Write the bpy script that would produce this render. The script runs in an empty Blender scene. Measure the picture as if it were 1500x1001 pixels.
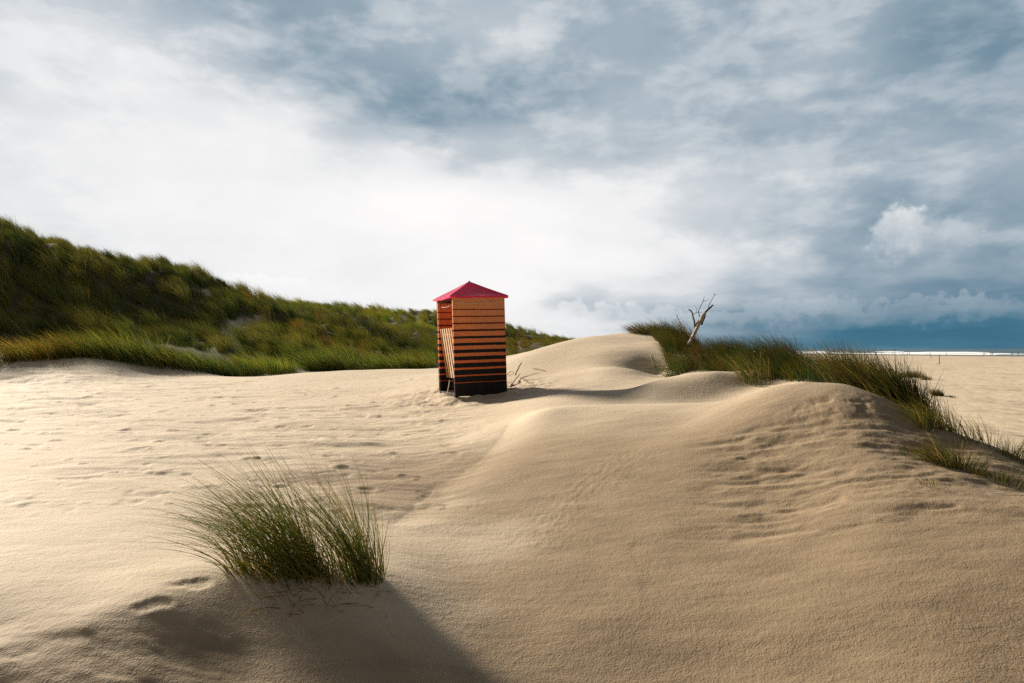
import bpy, math, random
import numpy as np
from mathutils import Matrix, Vector

random.seed(7)
RNG = np.random.default_rng(11)
C = bpy.context.scene.collection
scn = bpy.context.scene
R = math.radians
H = 4.5                      # eye height above the sea level (z = 0)
F = 1000.0                   # focal length in pixels of a 1500 px wide frame (24 mm)
PITCH, ROLL = R(0.84), R(-0.36)

# ------------------------------------------------------------------ camera
cam = bpy.data.cameras.new("camera")
cam.lens, cam.sensor_width = 24.0, 36.0
cam.clip_start, cam.clip_end = 0.1, 60000.0
camo = bpy.data.objects.new("camera", cam)
C.objects.link(camo)
CR = Matrix.Rotation(R(90) + PITCH, 3, 'X') @ Matrix.Rotation(ROLL, 3, 'Z')
camo.matrix_world = Matrix.Translation((0, 0, H)) @ CR.to_4x4()
scn.camera = camo
CRN = np.array(CR)


def ray(u, v):
    d = CRN @ np.array([(u - 750.0) / F, -(v - 500.5) / F, -1.0])
    return d[0] / d[1], d[2] / d[1]          # side slope, height slope per metre of depth


def pt(u, v, d):
    """world point seen at (u, v), d metres ahead"""
    a, s = ray(u, v)
    return Vector((a * d, d, s * d + H))


# ------------------------------------------------------------------ noise
def _hash(ix, iy, seed):
    h = (ix.astype(np.int64) * 374761393 + iy.astype(np.int64) * 668265263 + seed * 974711) & 0x7fffffff
    h = ((h ^ (h >> 13)) * 1274126177) & 0x7fffffff
    return ((h ^ (h >> 16)) & 0xffff) / 65535.0


def vnoise(x, y, seed=0):
    xi, yi = np.floor(x), np.floor(y)
    fx, fy = x - xi, y - yi
    fx = fx * fx * fx * (fx * (fx * 6 - 15) + 10)
    fy = fy * fy * fy * (fy * (fy * 6 - 15) + 10)
    a, b = _hash(xi, yi, seed), _hash(xi + 1, yi, seed)
    c, d = _hash(xi, yi + 1, seed), _hash(xi + 1, yi + 1, seed)
    return (a + (b - a) * fx) * (1 - fy) + (c + (d - c) * fx) * fy


def fbm(x, y, seed=0, octaves=4, gain=0.5):
    t, amp, tot = 0.0, 1.0, 0.0
    for k in range(octaves):
        t = t + amp * (vnoise(x, y, seed + 17 * k) - 0.5)
        tot += amp
        amp *= gain
        x, y = x * 2.03 + 5.3, y * 2.03 + 1.7
    return 2 * t / tot


def sst(a, b, x):
    t = np.clip((x - a) / (b - a), 0, 1)
    return t * t * (3 - 2 * t)


# ------------------------------------------------------------------ terrain: measured spot heights, thin-plate surface
SPOT = []


def sp(*pts):
    for p in pts:
        SPOT.append(p)


# near plain and the slope below the grass tuft
sp((0, 1001, 3.68), (0, 985, 3.737), (0, 955, 3.86), (0, 925, 4.04), (0, 850, 4.57), (0, 780, 5.45), (0, 700, 7.1), (0, 650, 8.9), (0, 600, 12.2), (0, 575, 15.6), (0, 558, 19))
sp((120, 1001, 3.64), (120, 950, 3.826), (120, 912, 3.99), (120, 890, 4.17), (120, 850, 4.53), (130, 780, 5.35), (130, 700, 7.0), (130, 650, 8.9), (130, 600, 12.2), (130, 575, 15.6), (130, 560, 18.5))
sp((240, 1001, 3.68), (240, 950, 3.87), (240, 910, 4.03), (235, 876, 4.18), (235, 856, 4.36), (240, 820, 4.79), (250, 760, 5.7), (250, 700, 7.1), (250, 650, 8.9), (250, 600, 12.2), (260, 575, 16.0), (260, 560, 19))
sp((350, 1001, 3.76), (350, 930, 4.09), (350, 880, 4.32), (330, 842, 4.51), (340, 820, 4.78), (350, 780, 5.5), (350, 740, 6.2), (350, 690, 7.5), (350, 640, 9.5), (350, 600, 12.3), (370, 570, 16.8))
sp((450, 1001, 3.83), (450, 940, 4.10), (440, 880, 4.38), (430, 838, 4.62), (430, 815, 4.92), (440, 780, 5.55), (450, 740, 6.3), (450, 690, 7.5), (450, 640, 9.5), (450, 600, 12.2), (480, 570, 16.2))
sp((560, 1001, 3.87), (560, 900, 4.36), (550, 848, 4.66), (545, 805, 5.2), (550, 760, 6.0), (550, 700, 7.35), (550, 640, 9.6), (550, 600, 12.2), (560, 575, 15.2))
sp((640, 1001, 3.90), (650, 900, 4.48), (650, 840, 5.02), (650, 790, 5.62), (650, 740, 6.5), (650, 690, 7.7), (640, 640, 9.4), (630, 605, 11.6), (620, 590, 12.9))
sp((750, 1001, 3.94), (760, 900, 4.55), (760, 830, 5.16), (750, 780, 5.73), (760, 720, 6.6), (760, 680, 7.35), (765, 640, 8.6), (750, 618, 9.6))
sp((860, 1001, 3.95), (870, 900, 4.52), (870, 830, 5.10), (860, 780, 5.62), (870, 720, 6.4), (870, 680, 7.05), (860, 640, 8.0), (850, 612, 8.9))
sp((1000, 1001, 3.94), (1000, 900, 4.48), (1000, 830, 5.02), (1000, 780, 5.47), (1000, 720, 6.17), (1000, 660, 7.1), (1000, 620, 8.15))
sp((1180, 1001, 3.84), (1180, 900, 4.33), (1180, 830, 4.83), (1180, 780, 5.27), (1180, 735, 5.78), (1180, 690, 6.4), (1180, 640, 7.05), (1180, 600, 7.6), (1180, 575, 7.95))
sp((1290, 1001, 3.76), (1290, 830, 4.68), (1290, 770, 5.18), (1290, 720, 5.74), (1290, 670, 6.45), (1290, 630, 7.05), (1290, 600, 7.5))
sp((1400, 1001, 3.70), (1400, 850, 4.46), (1400, 770, 5.12), (1400, 725, 5.64), (1400, 705, 5.9), (1395, 686, 6.25), (1400, 668, 6.75), (1400, 652, 7.05))
sp((1500, 1001, 3.68), (1500, 850, 4.42), (1500, 770, 5.08), (1500, 730, 5.6), (1490, 712, 6.0), (1500, 700, 6.3))
# crest of the near dune
B = [(800, 599, 9.55), (870, 592.5, 9.55), (930, 592, 9.45), (1000, 590.5, 9.25), (1070, 585, 8.9), (1130, 568, 8.55), (1180, 561, 8.35), (1240, 564, 8.15), (1290, 581, 7.95), (1330, 603, 7.75), (1350, 617, 7.6), (1400, 638, 7.3), (1440, 656, 7.0), (1500, 690, 6.55)]
sp(*B)
# its back side
sp((800, 599, 10.1), (870, 595, 10.3), (930, 594, 10.1), (1000, 592, 9.9), (1070, 589, 9.5), (1130, 580, 9.2), (1180, 575, 9.1), (1240, 580, 8.9), (1290, 600, 8.7))
# ridge in front of the cabin and the little dune at its end
sp((700, 611, 10.7), (740, 601, 10.95), (795, 583.5, 11.3), (840, 573.5, 11.55), (888, 571.5, 11.6), (925, 568.5, 11.5), (963, 557, 11.3), (1005, 549, 11.2), (1045, 546, 11.1), (1080, 554, 11.0), (1100, 562, 10.9))
sp((840, 576, 12.2), (888, 574, 12.3), (925, 571, 12.2), (963, 562, 12.0), (1005, 556, 12.0), (1045, 556, 12.0))
sp((960, 581, 10.45), (1010, 579, 10.5), (1050, 578.5, 10.52), (1090, 582, 10.2), (930, 583, 10.6))
# around the cabin
sp((690, 580, 13.3), (640, 579, 13.7), (740, 580, 13.1), (690, 570, 14.2), (620, 575, 14.2), (730, 590, 12.2), (670, 598, 12.0), (780, 577, 12.6), (770, 566, 13.8), (780, 556, 14.6), (780, 540, 15.9), (780, 524, 16.9), (690, 558, 15.5), (640, 561, 15.6))
# mid dune, front
sp((850, 566, 13.0), (850, 553, 14.1), (850, 539, 15.2), (850, 521, 16.4), (850, 506, 17.6), (815, 556, 14.2), (815, 548, 15.0), (815, 530, 16.2))
sp((930, 558, 13.4), (930, 542, 14.5), (930, 543, 15.45), (930, 530, 15.85), (930, 513, 16.5), (965, 546.5, 15.6), (962, 530, 15.95), (958, 512.5, 16.6), (930, 505, 17.4), (930, 497, 18.6), (890, 538.5, 14.6), (890, 538, 15.1), (890, 528, 15.8), (890, 514, 16.5), (890, 500, 18.0))
sp((983, 552.5, 13.6), (983, 553, 14.2), (985, 545, 15.0), (985, 530, 15.7), (980, 512, 16.7), (970, 501, 18.2), (1000, 556, 12.9))
# mid dune, crest and back
sp((690, 546, 17.2), (745, 527, 17.4), (790, 511.5, 17.9), (830, 500, 18.5), (870, 492.5, 19.1), (910, 491.5, 19.5), (950, 491, 20), (985, 492, 20.5))
sp((745, 531, 20), (790, 518, 21.5), (830, 508, 22.5), (870, 501, 23.5), (910, 499, 24), (950, 498, 24.5), (1000, 505, 24.5), (745, 524, 28), (800, 519, 29), (870, 513, 31), (930, 512, 33), (1000, 520, 32))
# ridge that carries the right-hand grass
sp((1010, 507, 18), (1020, 520, 16), (1060, 522, 15.5), (1100, 532, 14), (1150, 548, 12.3), (1200, 556, 11.1), (1250, 566, 10.1), (1300, 590, 9.2), (1340, 616, 8.5))
# sea side of that ridge, falling to the beach
for (u, d0) in ((1100, 16.5), (1200, 13), (1300, 11), (1400, 9.2), (1500, 8.2)):
    for (k, z) in ((1.0, -1.6), (1.35, -3.0), (1.9, -4.0), (2.6, -4.25)):
        sp((u, 514 - z / (d0 * k) * 1000, d0 * k))
for u in (1050, 1200, 1350, 1500):
    for d in (45, 80, 140):
        sp((u, 514 + 4280 / d, d))
sp((1030, 560, 30), (980, 545, 45), (960, 535, 80), (930, 525, 140))
# far edge of the left sand flat
sp((0, 524, 21), (25, 518, 22), (60, 532, 20.8), (110, 529, 21), (150, 532, 21), (178, 537, 21), (210, 544, 21.5), (300, 548, 22), (350, 552, 21.5), (430, 547.5, 22.5), (500, 543.5, 24), (580, 541, 24.5), (640, 540, 24.5))
sp((120, 545, 19.8), (180, 550, 20), (60, 546, 19.7))
sp((350, 554, 23), (430, 549, 24.5), (500, 545, 26.5), (580, 543, 27), (640, 541, 27))
sp((60, 515, 23.5), (150, 505, 24), (250, 514, 24.5), (330, 528, 25), (400, 537, 26), (500, 537, 30), (600, 534, 31))
# left hill: face and crest
sp((0, 495, 25.5), (0, 430, 28), (0, 345, 32.5), (100, 487, 26.5), (100, 430, 30), (100, 373, 35), (200, 493, 27.5), (200, 440, 32.5), (200, 396, 38), (300, 497, 29), (300, 455, 35), (300, 421, 42), (380, 500, 31), (380, 470, 37), (380, 441, 47), (450, 508, 33), (450, 480, 40), (450, 457, 52))
sp((500, 515, 35), (500, 463, 53), (560, 515, 38), (560, 485, 50), (620, 522, 39), (620, 503, 47), (660, 514, 45), (700, 518, 42))
sp((0, 355, 42), (100, 385, 46), (200, 410, 50), (300, 440, 56), (400, 460, 62), (450, 470, 65), (500, 475, 63), (560, 492, 60))
sp((520, 455, 82), (560, 459, 82), (595, 463, 80), (640, 460, 76), (690, 472, 82), (600, 484, 66), (640, 487, 62), (690, 497, 62), (640, 475, 110), (560, 475, 115), (450, 480, 120), (300, 470, 110), (100, 430, 90))
sp((745, 521, 34), (745, 512, 45), (745, 503, 70), (745, 491, 112), (790, 513, 40), (790, 505, 65), (790, 494, 125), (840, 509, 48), (840, 496, 145), (870, 511, 60), (870, 499, 155), (745, 503, 170), (840, 503, 200))
sp((-250, 1001, 3.8), (-250, 700, 7.2), (-250, 600, 12.2), (-250, 555, 19), (-250, 500, 26), (-250, 300, 34), (-250, 330, 48), (1750, 1001, 3.6), (1750, 780, 5.0))
for u in (-250, 0, 250, 500, 750, 1000, 1250, 1500, 1750):
    sp((u, 514 + 2130 / 2.3, 2.3), (u, 514 + 2160 / 1.4, 1.4))

P = np.array([(ray(u, v)[0], math.log(d), ray(u, v)[1]) for (u, v, d) in SPOT])


def _phi(r2):
    return 0.5 * r2 * np.log(r2 + 1e-9)


_n = len(P)
_K = _phi((P[:, None, 0] - P[None, :, 0]) ** 2 + (P[:, None, 1] - P[None, :, 1]) ** 2) + np.eye(_n) * 2e-5
_Q = np.c_[np.ones(_n), P[:, 0], P[:, 1]]
_W = np.linalg.solve(np.block([[_K, _Q], [_Q.T, np.zeros((3, 3))]]), np.r_[P[:, 2], 0, 0, 0])


def _tps(a, l):
    out = np.empty(a.shape, np.float32)
    fa, fl, fo = a.ravel().astype(np.float32), l.ravel().astype(np.float32), out.ravel()
    w = _W.astype(np.float32)
    px, pl = P[:, 0].astype(np.float32), P[:, 1].astype(np.float32)
    for i in range(0, fa.size, 20000):
        j = slice(i, i + 20000)
        r2 = (fa[j, None] - px[None]) ** 2 + (fl[j, None] - pl[None]) ** 2
        fo[j] = (0.5 * r2 * np.log(r2 + 1e-9)) @ w[:_n] + w[_n] + w[_n + 1] * fa[j] + w[_n + 2] * fl[j]
    return out


_A0, _A1, _NA = -1.08, 1.08, 440
_L0, _L1, _NL = 0.35, 5.30, 440
_TAB = _tps(*np.meshgrid(np.linspace(_A0, _A1, _NA), np.linspace(_L0, _L1, _NL), indexing='ij')).astype(np.float64)


def tps(a, l):
    """the spot-height surface, read from its table with cubic interpolation"""
    x, y = (a - _A0) / (_A1 - _A0) * (_NA - 1), (l - _L0) / (_L1 - _L0) * (_NL - 1)
    i, j = np.clip(x.astype(int), 1, _NA - 3), np.clip(y.astype(int), 1, _NL - 3)
    f, g = x - i, y - j

    def cub(t):
        return (-.5 * t + t * t - .5 * t ** 3, 1 - 2.5 * t * t + 1.5 * t ** 3, .5 * t + 2 * t * t - 1.5 * t ** 3, -.5 * t * t + .5 * t ** 3)
    wx, wy = cub(f), cub(g)
    out = 0.0
    for p in range(4):
        row = 0.0
        for q in range(4):
            row = row + wy[q] * _TAB[i + p - 1, j + q - 1]
        out = out + wx[p] * row
    return out


def polyd(x, y, pts):
    """distance to a polyline, signed side (+ = right of its direction) and the running parameter 0..1"""
    best = np.full(x.shape, 1e9)
    side = np.zeros(x.shape)
    par = np.zeros(x.shape)
    n = len(pts) - 1
    for k in range(n):
        (x0, y0), (x1, y1) = pts[k], pts[k + 1]
        dx, dy = x1 - x0, y1 - y0
        t = np.clip(((x - x0) * dx + (y - y0) * dy) / (dx * dx + dy * dy), 0, 1)
        ex, ey = x - x0 - t * dx, y - y0 - t * dy
        d = np.hypot(ex, ey)
        m = d < best
        best = np.where(m, d, best)
        side = np.where(m, np.sign(ex * dy - ey * dx), side)
        par = np.where(m, (k + t) / n, par)
    return best, side, par


def gp(u, v, d):
    a, s = ray(u, v)
    return (a * d, d)


TROUGH = [gp(752, 614, 9.7), gp(737, 640, 8.85), gp(700, 675, 7.75), gp(640, 716, 7.0), gp(592, 755, 6.1), gp(570, 778, 5.75)]
TERR = [gp(960, 655, 7.4), gp(900, 692, 6.85), gp(845, 730, 6.3), gp(800, 768, 5.75), gp(740, 800, 5.35)]
CRACK = [gp(945, 770, 5.5), gp(925, 795, 5.2), gp(940, 815, 5.0), gp(938, 850, 4.7), gp(930, 890, 4.35)]
CX, CY = gp(692, 577, 13.5)                       # cabin centre

NR_TH = 1500
th_f = np.linspace(R(-47), R(47), NR_TH)
th_l = np.radians(np.linspace(-180, -47.4, 150))
th_r = np.radians(np.linspace(47.4, 180, 150))
TH = np.r_[th_l, th_f, th_r]
RR = np.r_[np.geomspace(0.4, 2.4, 30)[:-1], np.geomspace(2.4, 30, 760)[:-1], np.geomspace(30, 260, 260)[:-1], np.geomspace(260, 45000, 110)]
LR = np.log(RR)


def terrain(th, r):
    thc = np.clip(th, R(-46), R(46))
    a, y = np.tan(thc), r * np.cos(thc)
    yc = np.clip(y, 1.5, 190)
    z = tps(a, np.log(yc)) * yc
    X, Y = r * np.sin(th), r * np.cos(th)
    # beyond the surveyed ground: low inland dunes on one hand, the beach running out under the sea on the other
    beach = -4.26 - 0.0009 * np.clip(X, 0, 330) - 0.02 * np.clip(X - 330, 0, 150)
    inland = 1.2 + 2.5 * fbm(X / 90, Y / 90, 5, 3)
    far = inland + (beach - inland) * sst(-20, 70, X - 0.10 * Y * (Y > 0))
    z = z + (far - z) * sst(120, 185, y)
    bmask = sst(45, 80, y) * sst(0.30, 0.42, a)
    z = z + (beach - z) * bmask
    back = sst(R(48), R(95), np.abs(th))
    z = z + (-2.12 - z) * back * (1 - sst(60, 200, r)) + (far - z) * back * sst(60, 200, r)
    z = z + (-2.12 - z) * (1 - sst(0.8, 1.5, y)) * (r < 60)
    # blown trough and its lip
    d, s, t = polyd(X, Y, TROUGH)
    fade = sst(0, .08, t) * (1 - sst(.86, 1.0, t))
    left = (s < 0)
    wob = 0.05 * fbm(X * 2.2, Y * 2.2, 31, 3)
    dd = np.abs(d + wob)
    z = z + fade * np.where(left, 0.020 * np.exp(-((d - 0.45) / 0.30) ** 2) - 0.011 * np.exp(-(dd / 0.20) ** 2),
                            -0.010 * np.exp(-(dd / 0.08) ** 2) + 0.018 * sst(0, .5, d) * np.exp(-(d / 1.1) ** 2))
    # crumbling terraces where wet crust shows
    d, s, t = polyd(X, Y, TERR)
    m = np.exp(-(d / 0.26) ** 2) * sst(0, .1, t) * (1 - sst(.8, 1, t))
    q = (d * s + 0.07 * fbm(X * 5, Y * 5, 41, 4)) / 0.085
    z = z + m * 0.0020 * ((q - np.floor(q)) - 0.5) + m * 0.004 * fbm(X * 14, Y * 14, 43, 3)
    d, s, t = polyd(X, Y, CRACK)
    q = d * s + 0.07 * fbm(X * 6, Y * 6, 45, 4)
    m = sst(0, .1, t) * (1 - sst(.7, 1, t))
    z = z + m * (-0.0008 * np.exp(-(q / 0.03) ** 2) + 0.003 * sst(-.05, .05, q) * np.exp(-(q / .25) ** 2))
    # wind dents of the right-hand slope
    uu, dn = a * 1000 + 750, y
    m = sst(960, 1120, uu) * sst(4.9, 5.6, dn) * (1 - sst(7.2, 7.7, dn)) * (1 - sst(1480, 1580, uu))
    n1 = fbm(X * 1.6 + 0.9 * Y, Y * 5.6, 51, 4)
    n2 = fbm(X * 4.6 + 2.2 * Y, Y * 11, 53, 3)
    n3 = fbm(X * 2.2 + 1.1 * Y, Y * 7.5, 57, 3)
    z = z + m * (0.052 * np.clip(n1, -0.55, 0.22) + 0.009 * n2 - 0.008 * sst(-.05, .60, n3) * sst(-.3, .3, n1))
    m = np.exp(-((uu - 1235) / 75) ** 2 - ((dn - 7.55) / 0.22) ** 2)
    z = z + m * 0.05 * np.clip(fbm(X * 6, Y * 7, 55, 3), -.5, .2)
    # small wind lumps on the left flat, broad undulation everywhere, lumps trampled round the cabin
    m = (1 - sst(640, 760, uu)) * sst(5.2, 6.5, dn) * (1 - sst(19, 22, dn))
    n1 = fbm(X * 0.9, Y * 2.4, 61, 4)
    z = z + m * 0.05 * n1 * sst(-0.1, 0.5, fbm(X * 0.35, Y * 0.35, 63, 2) + 0.25)
    n2 = fbm(X * 2.6, Y * 3.4, 64, 3)
    z = z - m * 0.05 * np.clip(n2 - 0.38, 0, 1) + m * 0.06 * np.clip(-n2 - 0.42, 0, 1)
    near = (1 - sst(24, 34, r))
    z = z + near * (0.012 * fbm(X * 0.8, Y * 1.3, 65, 3) + 0.003 * fbm(X * 3.0, Y * 9.0, 66, 3))
    rc = np.hypot(X - CX, Y - CY)
    m = np.exp(-((rc - 0.9) / 0.75) ** 2)
    z = z + m * 0.075 * fbm(X * 2.6, Y * 3.4, 67, 4) + 0.065 * np.exp(-(rc / 1.0) ** 2)
    # lower left corner: broken, scuffed slip face
    m = (1 - sst(300, 460, uu)) * (1 - sst(3.9, 4.25, dn)) * sst(1.5, 2.5, dn)
    z = z + m * (0.040 * fbm(X * 1.5 + Y * 1.0, Y * 3.6, 71, 4))
    # hill: hummocks under the grass; beach: tracks and litter bumps
    m = sst(25, 32, dn) * (1 - sst(850, 960, uu)) * (1 - sst(150, 200, dn))
    z = z + m * (0.75 * fbm(X / 5.0, Y / 7.0, 81, 4) + 0.3 * fbm(X / 1.4, Y / 1.8, 83, 2))
    m = sst(28, 40, dn) * sst(0.30, 0.40, a) * (1 - sst(200, 300, dn))
    z = z + m * 0.10 * np.clip(fbm(X / 1.6, Y / 3.0, 85, 4), -0.6, 0.25)
    return z


def foot(z, X, Y, u, v, L, Wd, ang, dep):
    """a footprint: pressed-in oval with a slight ragged rim"""
    x0, y0 = hit(u, v)[:2]
    c, s = math.cos(ang), math.sin(ang)
    p, q = ((X - x0) * c + (Y - y0) * s) / L, (-(X - x0) * s + (Y - y0) * c) / Wd
    q = q + 0.25 * p * p
    rr = np.sqrt(p * p + q * q) + 0.55 * fbm(X * 9, Y * 9, 91, 3)
    return z - dep * (1 - sst(0.2, 1.1, rr)) + dep * 0.10 * np.exp(-((rr - 1.3) / 0.3) ** 2)


TG, RG = np.meshgrid(TH, RR, indexing='ij')
XG, YG = RG * np.sin(TG), RG * np.cos(TG)
ZG = terrain(TG, RG)
#FOOT
for k in range(26):                                   # scuffs and pocks on the flat and around the cabin
    d = random.uniform(6.5, 13)
    u = random.uniform(-20, 600)
    x0, y0 = (u - 750) / F * d, d
    i0, i1 = np.searchsorted(TH, math.atan2(x0, y0) + np.array([-.06, .06]))
    j0, j1 = np.searchsorted(RR, math.hypot(x0, y0) + np.array([-.5, .5]))
    L, w, dep = random.uniform(.05, .13), random.uniform(.03, .06), random.uniform(.004, .012)
    b = np.s_[i0:i1, j0:j1]
    p, q = (XG[b] - x0) / L, (YG[b] - y0) / w
    rr = np.sqrt(p * p + q * q)
    ZG[b] += -dep * (1 - sst(.4, 1, rr)) + .5 * dep * np.exp(-((rr - 1.2) / .3) ** 2)


def gz(X, Y):
    """ground height (world) at points, read from the grid"""
    X, Y = np.asarray(X, float), np.asarray(Y, float)
    th, lr = np.arctan2(X, Y), np.log(np.hypot(X, Y))
    fi = np.interp(th, TH, np.arange(len(TH)))
    fj = np.interp(lr, LR, np.arange(len(LR)))
    i, j = np.minimum(fi.astype(int), len(TH) - 2), np.minimum(fj.astype(int), len(LR) - 2)
    a, b = fi - i, fj - j
    return (ZG[i, j] * (1 - a) * (1 - b) + ZG[i + 1, j] * a * (1 - b) + ZG[i, j + 1] * (1 - a) * b + ZG[i + 1, j + 1] * a * b) + H


def on(u, d, dz=0.0):
    """point on the ground in the direction of column u, d metres ahead"""
    a = ray(u, 514)[0]
    x = a * d
    return Vector((x, d, float(gz(x, d)) + dz))


def hit(u, v, d0=2.5, d1=140.0):
    """where the ground is met looking along (u, v)"""
    a, s = ray(u, v)
    d = np.geomspace(d0, d1, 4000)
    below = gz(a * d, d) >= s * d + H
    k = int(np.argmax(below)) if below.any() else len(d) - 1
    return Vector((a * d[k], d[k], float(gz(a * d[k], d[k]))))


for f in ((280, 855, .17, .06, .25, .013), (226, 884, .12, .05, .3, .011)):
    ZG = foot(ZG, XG, YG, *f)

# ------------------------------------------------------------------ materials
class NT:
    def __init__(s, tree):
        s.t = tree
        tree.nodes.clear()

    def n(s, typ, **kw):
        nd = s.t.nodes.new(typ)
        for k, v in kw.items():
            if k == 'inp':
                for a, b in v.items():
                    if hasattr(b, 'is_output') or isinstance(b, bpy.types.NodeSocket):
                        s.t.links.new(b, nd.inputs[a])
                    else:
                        nd.inputs[a].default_value = b
            else:
                setattr(nd, k, v)
        return nd

    def m(s, op, a, b=None, c=None, clamp=False):
        nd = s.t.nodes.new('ShaderNodeMath')
        nd.operation = op
        nd.use_clamp = clamp
        for i, x in enumerate((a, b, c)):
            if x is None:
                continue
            if isinstance(x, bpy.types.NodeSocket):
                s.t.links.new(x, nd.inputs[i])
            else:
                nd.inputs[i].default_value = x
        return nd.outputs[0]

    def v(s, op, a, b=None, out=0):
        nd = s.t.nodes.new('ShaderNodeVectorMath')
        nd.operation = op
        for i, x in enumerate((a, b)):
            if x is None:
                continue
            if isinstance(x, bpy.types.NodeSocket):
                s.t.links.new(x, nd.inputs[i])
            else:
                nd.inputs[i].default_value = x
        return nd.outputs[out]

    def noise(s, vec, scale, detail=4, rough=.5, dist=0.0):
        nd = s.n('ShaderNodeTexNoise', inp={'Vector': vec, 'Scale': scale, 'Detail': detail, 'Roughness': rough, 'Distortion': dist})
        return nd.outputs['Fac']

    def ramp(s, fac, stops, interp='LINEAR'):
        nd = s.n('ShaderNodeValToRGB', inp={'Fac': fac})
        cr = nd.color_ramp
        cr.interpolation = interp
        while len(cr.elements) < len(stops):
            cr.elements.new(0.5)
        for e, (p, c) in zip(cr.elements, stops):
            e.position = p
            e.color = (*c, 1) if len(c) == 3 else c
        return nd.outputs['Color']

    def mix(s, fac, a, b, blend='MIX'):
        nd = s.t.nodes.new('ShaderNodeMix')
        nd.data_type = 'RGBA'
        nd.blend_type = blend
        for sock, x in ((nd.inputs[0], fac), (nd.inputs[6], a), (nd.inputs[7], b)):
            if isinstance(x, bpy.types.NodeSocket):
                s.t.links.new(x, sock)
            else:
                sock.default_value = x if isinstance(x, (int, float)) else (*x, 1)
        return nd.outputs[2]

    def ss(s, x, a, b):
        return s.n('ShaderNodeMapRange', interpolation_type='SMOOTHSTEP', inp={'Value': x, 'From Min': a, 'From Max': b}).outputs[0]

    def link(s, a, b):
        s.t.links.new(a, b)


def mat(name):
    m = bpy.data.materials.new(name)
    m.use_nodes = True
    return m, NT(m.node_tree)


def plain(name, col, rough=.7, var=.25, scale=8.0, bump=0.0, spec=.3):
    """a painted or bare surface with uneven tone and fine relief"""
    m, t = mat(name)
    tc = t.n('ShaderNodeTexCoord').outputs['Object']
    nz = t.noise(tc, scale, 6, .6)
    k = t.m('MULTIPLY_ADD', nz, 2 * var, 1 - var)
    c = t.mix(1.0, col, t.n('ShaderNodeCombineColor', inp={0: k, 1: k, 2: k}).outputs[0], 'MULTIPLY')
    b = t.n('ShaderNodeBsdfPrincipled', inp={'Base Color': c, 'Roughness': rough, 'Specular IOR Level': spec})
    if bump:
        bp = t.n('ShaderNodeBump', inp={'Height': t.noise(tc, scale * 6, 5, .6), 'Strength': .5, 'Distance': bump})
        t.link(bp.outputs[0], b.inputs['Normal'])
    o = t.n('ShaderNodeOutputMaterial')
    t.link(b.outputs[0], o.inputs[0])
    return m


def sand_material():
    m, t = mat('sand')
    pos = t.n('ShaderNodeNewGeometry').outputs['Position']
    litter_shade = t.n('ShaderNodeAttribute', attribute_name='litter_shade').outputs['Fac']
    wet = t.n('ShaderNodeAttribute', attribute_name='wet').outputs['Fac']
    big = t.noise(pos, 0.45, 4, .55)
    mid = t.noise(t.v('MULTIPLY', pos, (1.2, 4.0, 1.0)), 1.6, 5, .6)
    fine = t.noise(pos, 150, 2, .6)
    c = t.mix(t.ss(big, .3, .7), SAND_A, SAND_B)
    c = t.mix(t.m('MULTIPLY', t.ss(mid, .45, .75), .35), c, SAND_C)
    c = t.mix(t.m('MULTIPLY', t.ss(fine, .55, .8), .35), c, (.26, .19, .11))
    c = t.mix(t.m('MULTIPLY', t.ss(fine, .45, .2), .35), c, (.80, .70, .54))
    soil = t.mix(t.noise(pos, 2.2, 5, .6), (.030, .026, .012), (.105, .082, .040))
    # drift litter and trodden patches out on the beach
    bx = t.ss(t.n('ShaderNodeSeparateXYZ', inp={0: pos}).outputs[0], 9.0, 16.0)
    pa = t.ss(t.noise(t.v('MULTIPLY', pos, (.16, .05, .1)), 1.0, 5, .6), .46, .66)
    pb = t.ss(t.noise(t.v('MULTIPLY', pos, (1.1, .7, 1)), 1.0, 4, .65), .50, .64)
    c = t.mix(t.m('MULTIPLY', bx, t.m('MULTIPLY', t.m('MULTIPLY_ADD', pa, .85, .15), pb)), c, (.20, .145, .09))
    c = t.mix(t.m('MULTIPLY', t.m('MULTIPLY', bx, pa), .35), c, (.36, .27, .17))
    crust_shade = t.n('ShaderNodeAttribute', attribute_name='crust_shade').outputs['Fac']
    c = t.mix(crust_shade, c, t.mix(t.ss(mid, .35, .7), (.305, .213, .122), (.235, .162, .090)))  # coarse sand tone, with foreground shade painted into the colour
    c = t.mix(litter_shade, c, soil)
    c = t.mix(wet, c, (.115, .095, .072))
    # pimpled, rain-pocked crust
    g1 = t.noise(pos, 80, 2.5, .55)
    g2 = t.noise(pos, 24, 2, .5)
    g3 = t.noise(t.v('MULTIPLY', pos, (1, 2.4, 1)), 7.0, 3, .5)
    h = t.m('ADD', t.m('ADD', t.m('MULTIPLY', g1, .0042), t.m('MULTIPLY', g2, .0038)), t.m('MULTIPLY', g3, .0040))
    bp = t.n('ShaderNodeBump', inp={'Height': h, 'Strength': 1.0, 'Distance': 1.0})
    rough = t.m('MULTIPLY_ADD', wet, -.45, .82)
    b = t.n('ShaderNodeBsdfPrincipled', inp={'Base Color': c, 'Roughness': rough, 'Specular IOR Level': .35, 'Normal': bp.outputs[0]})
    o = t.n('ShaderNodeOutputMaterial')
    t.link(b.outputs[0], o.inputs[0])
    return m


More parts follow.
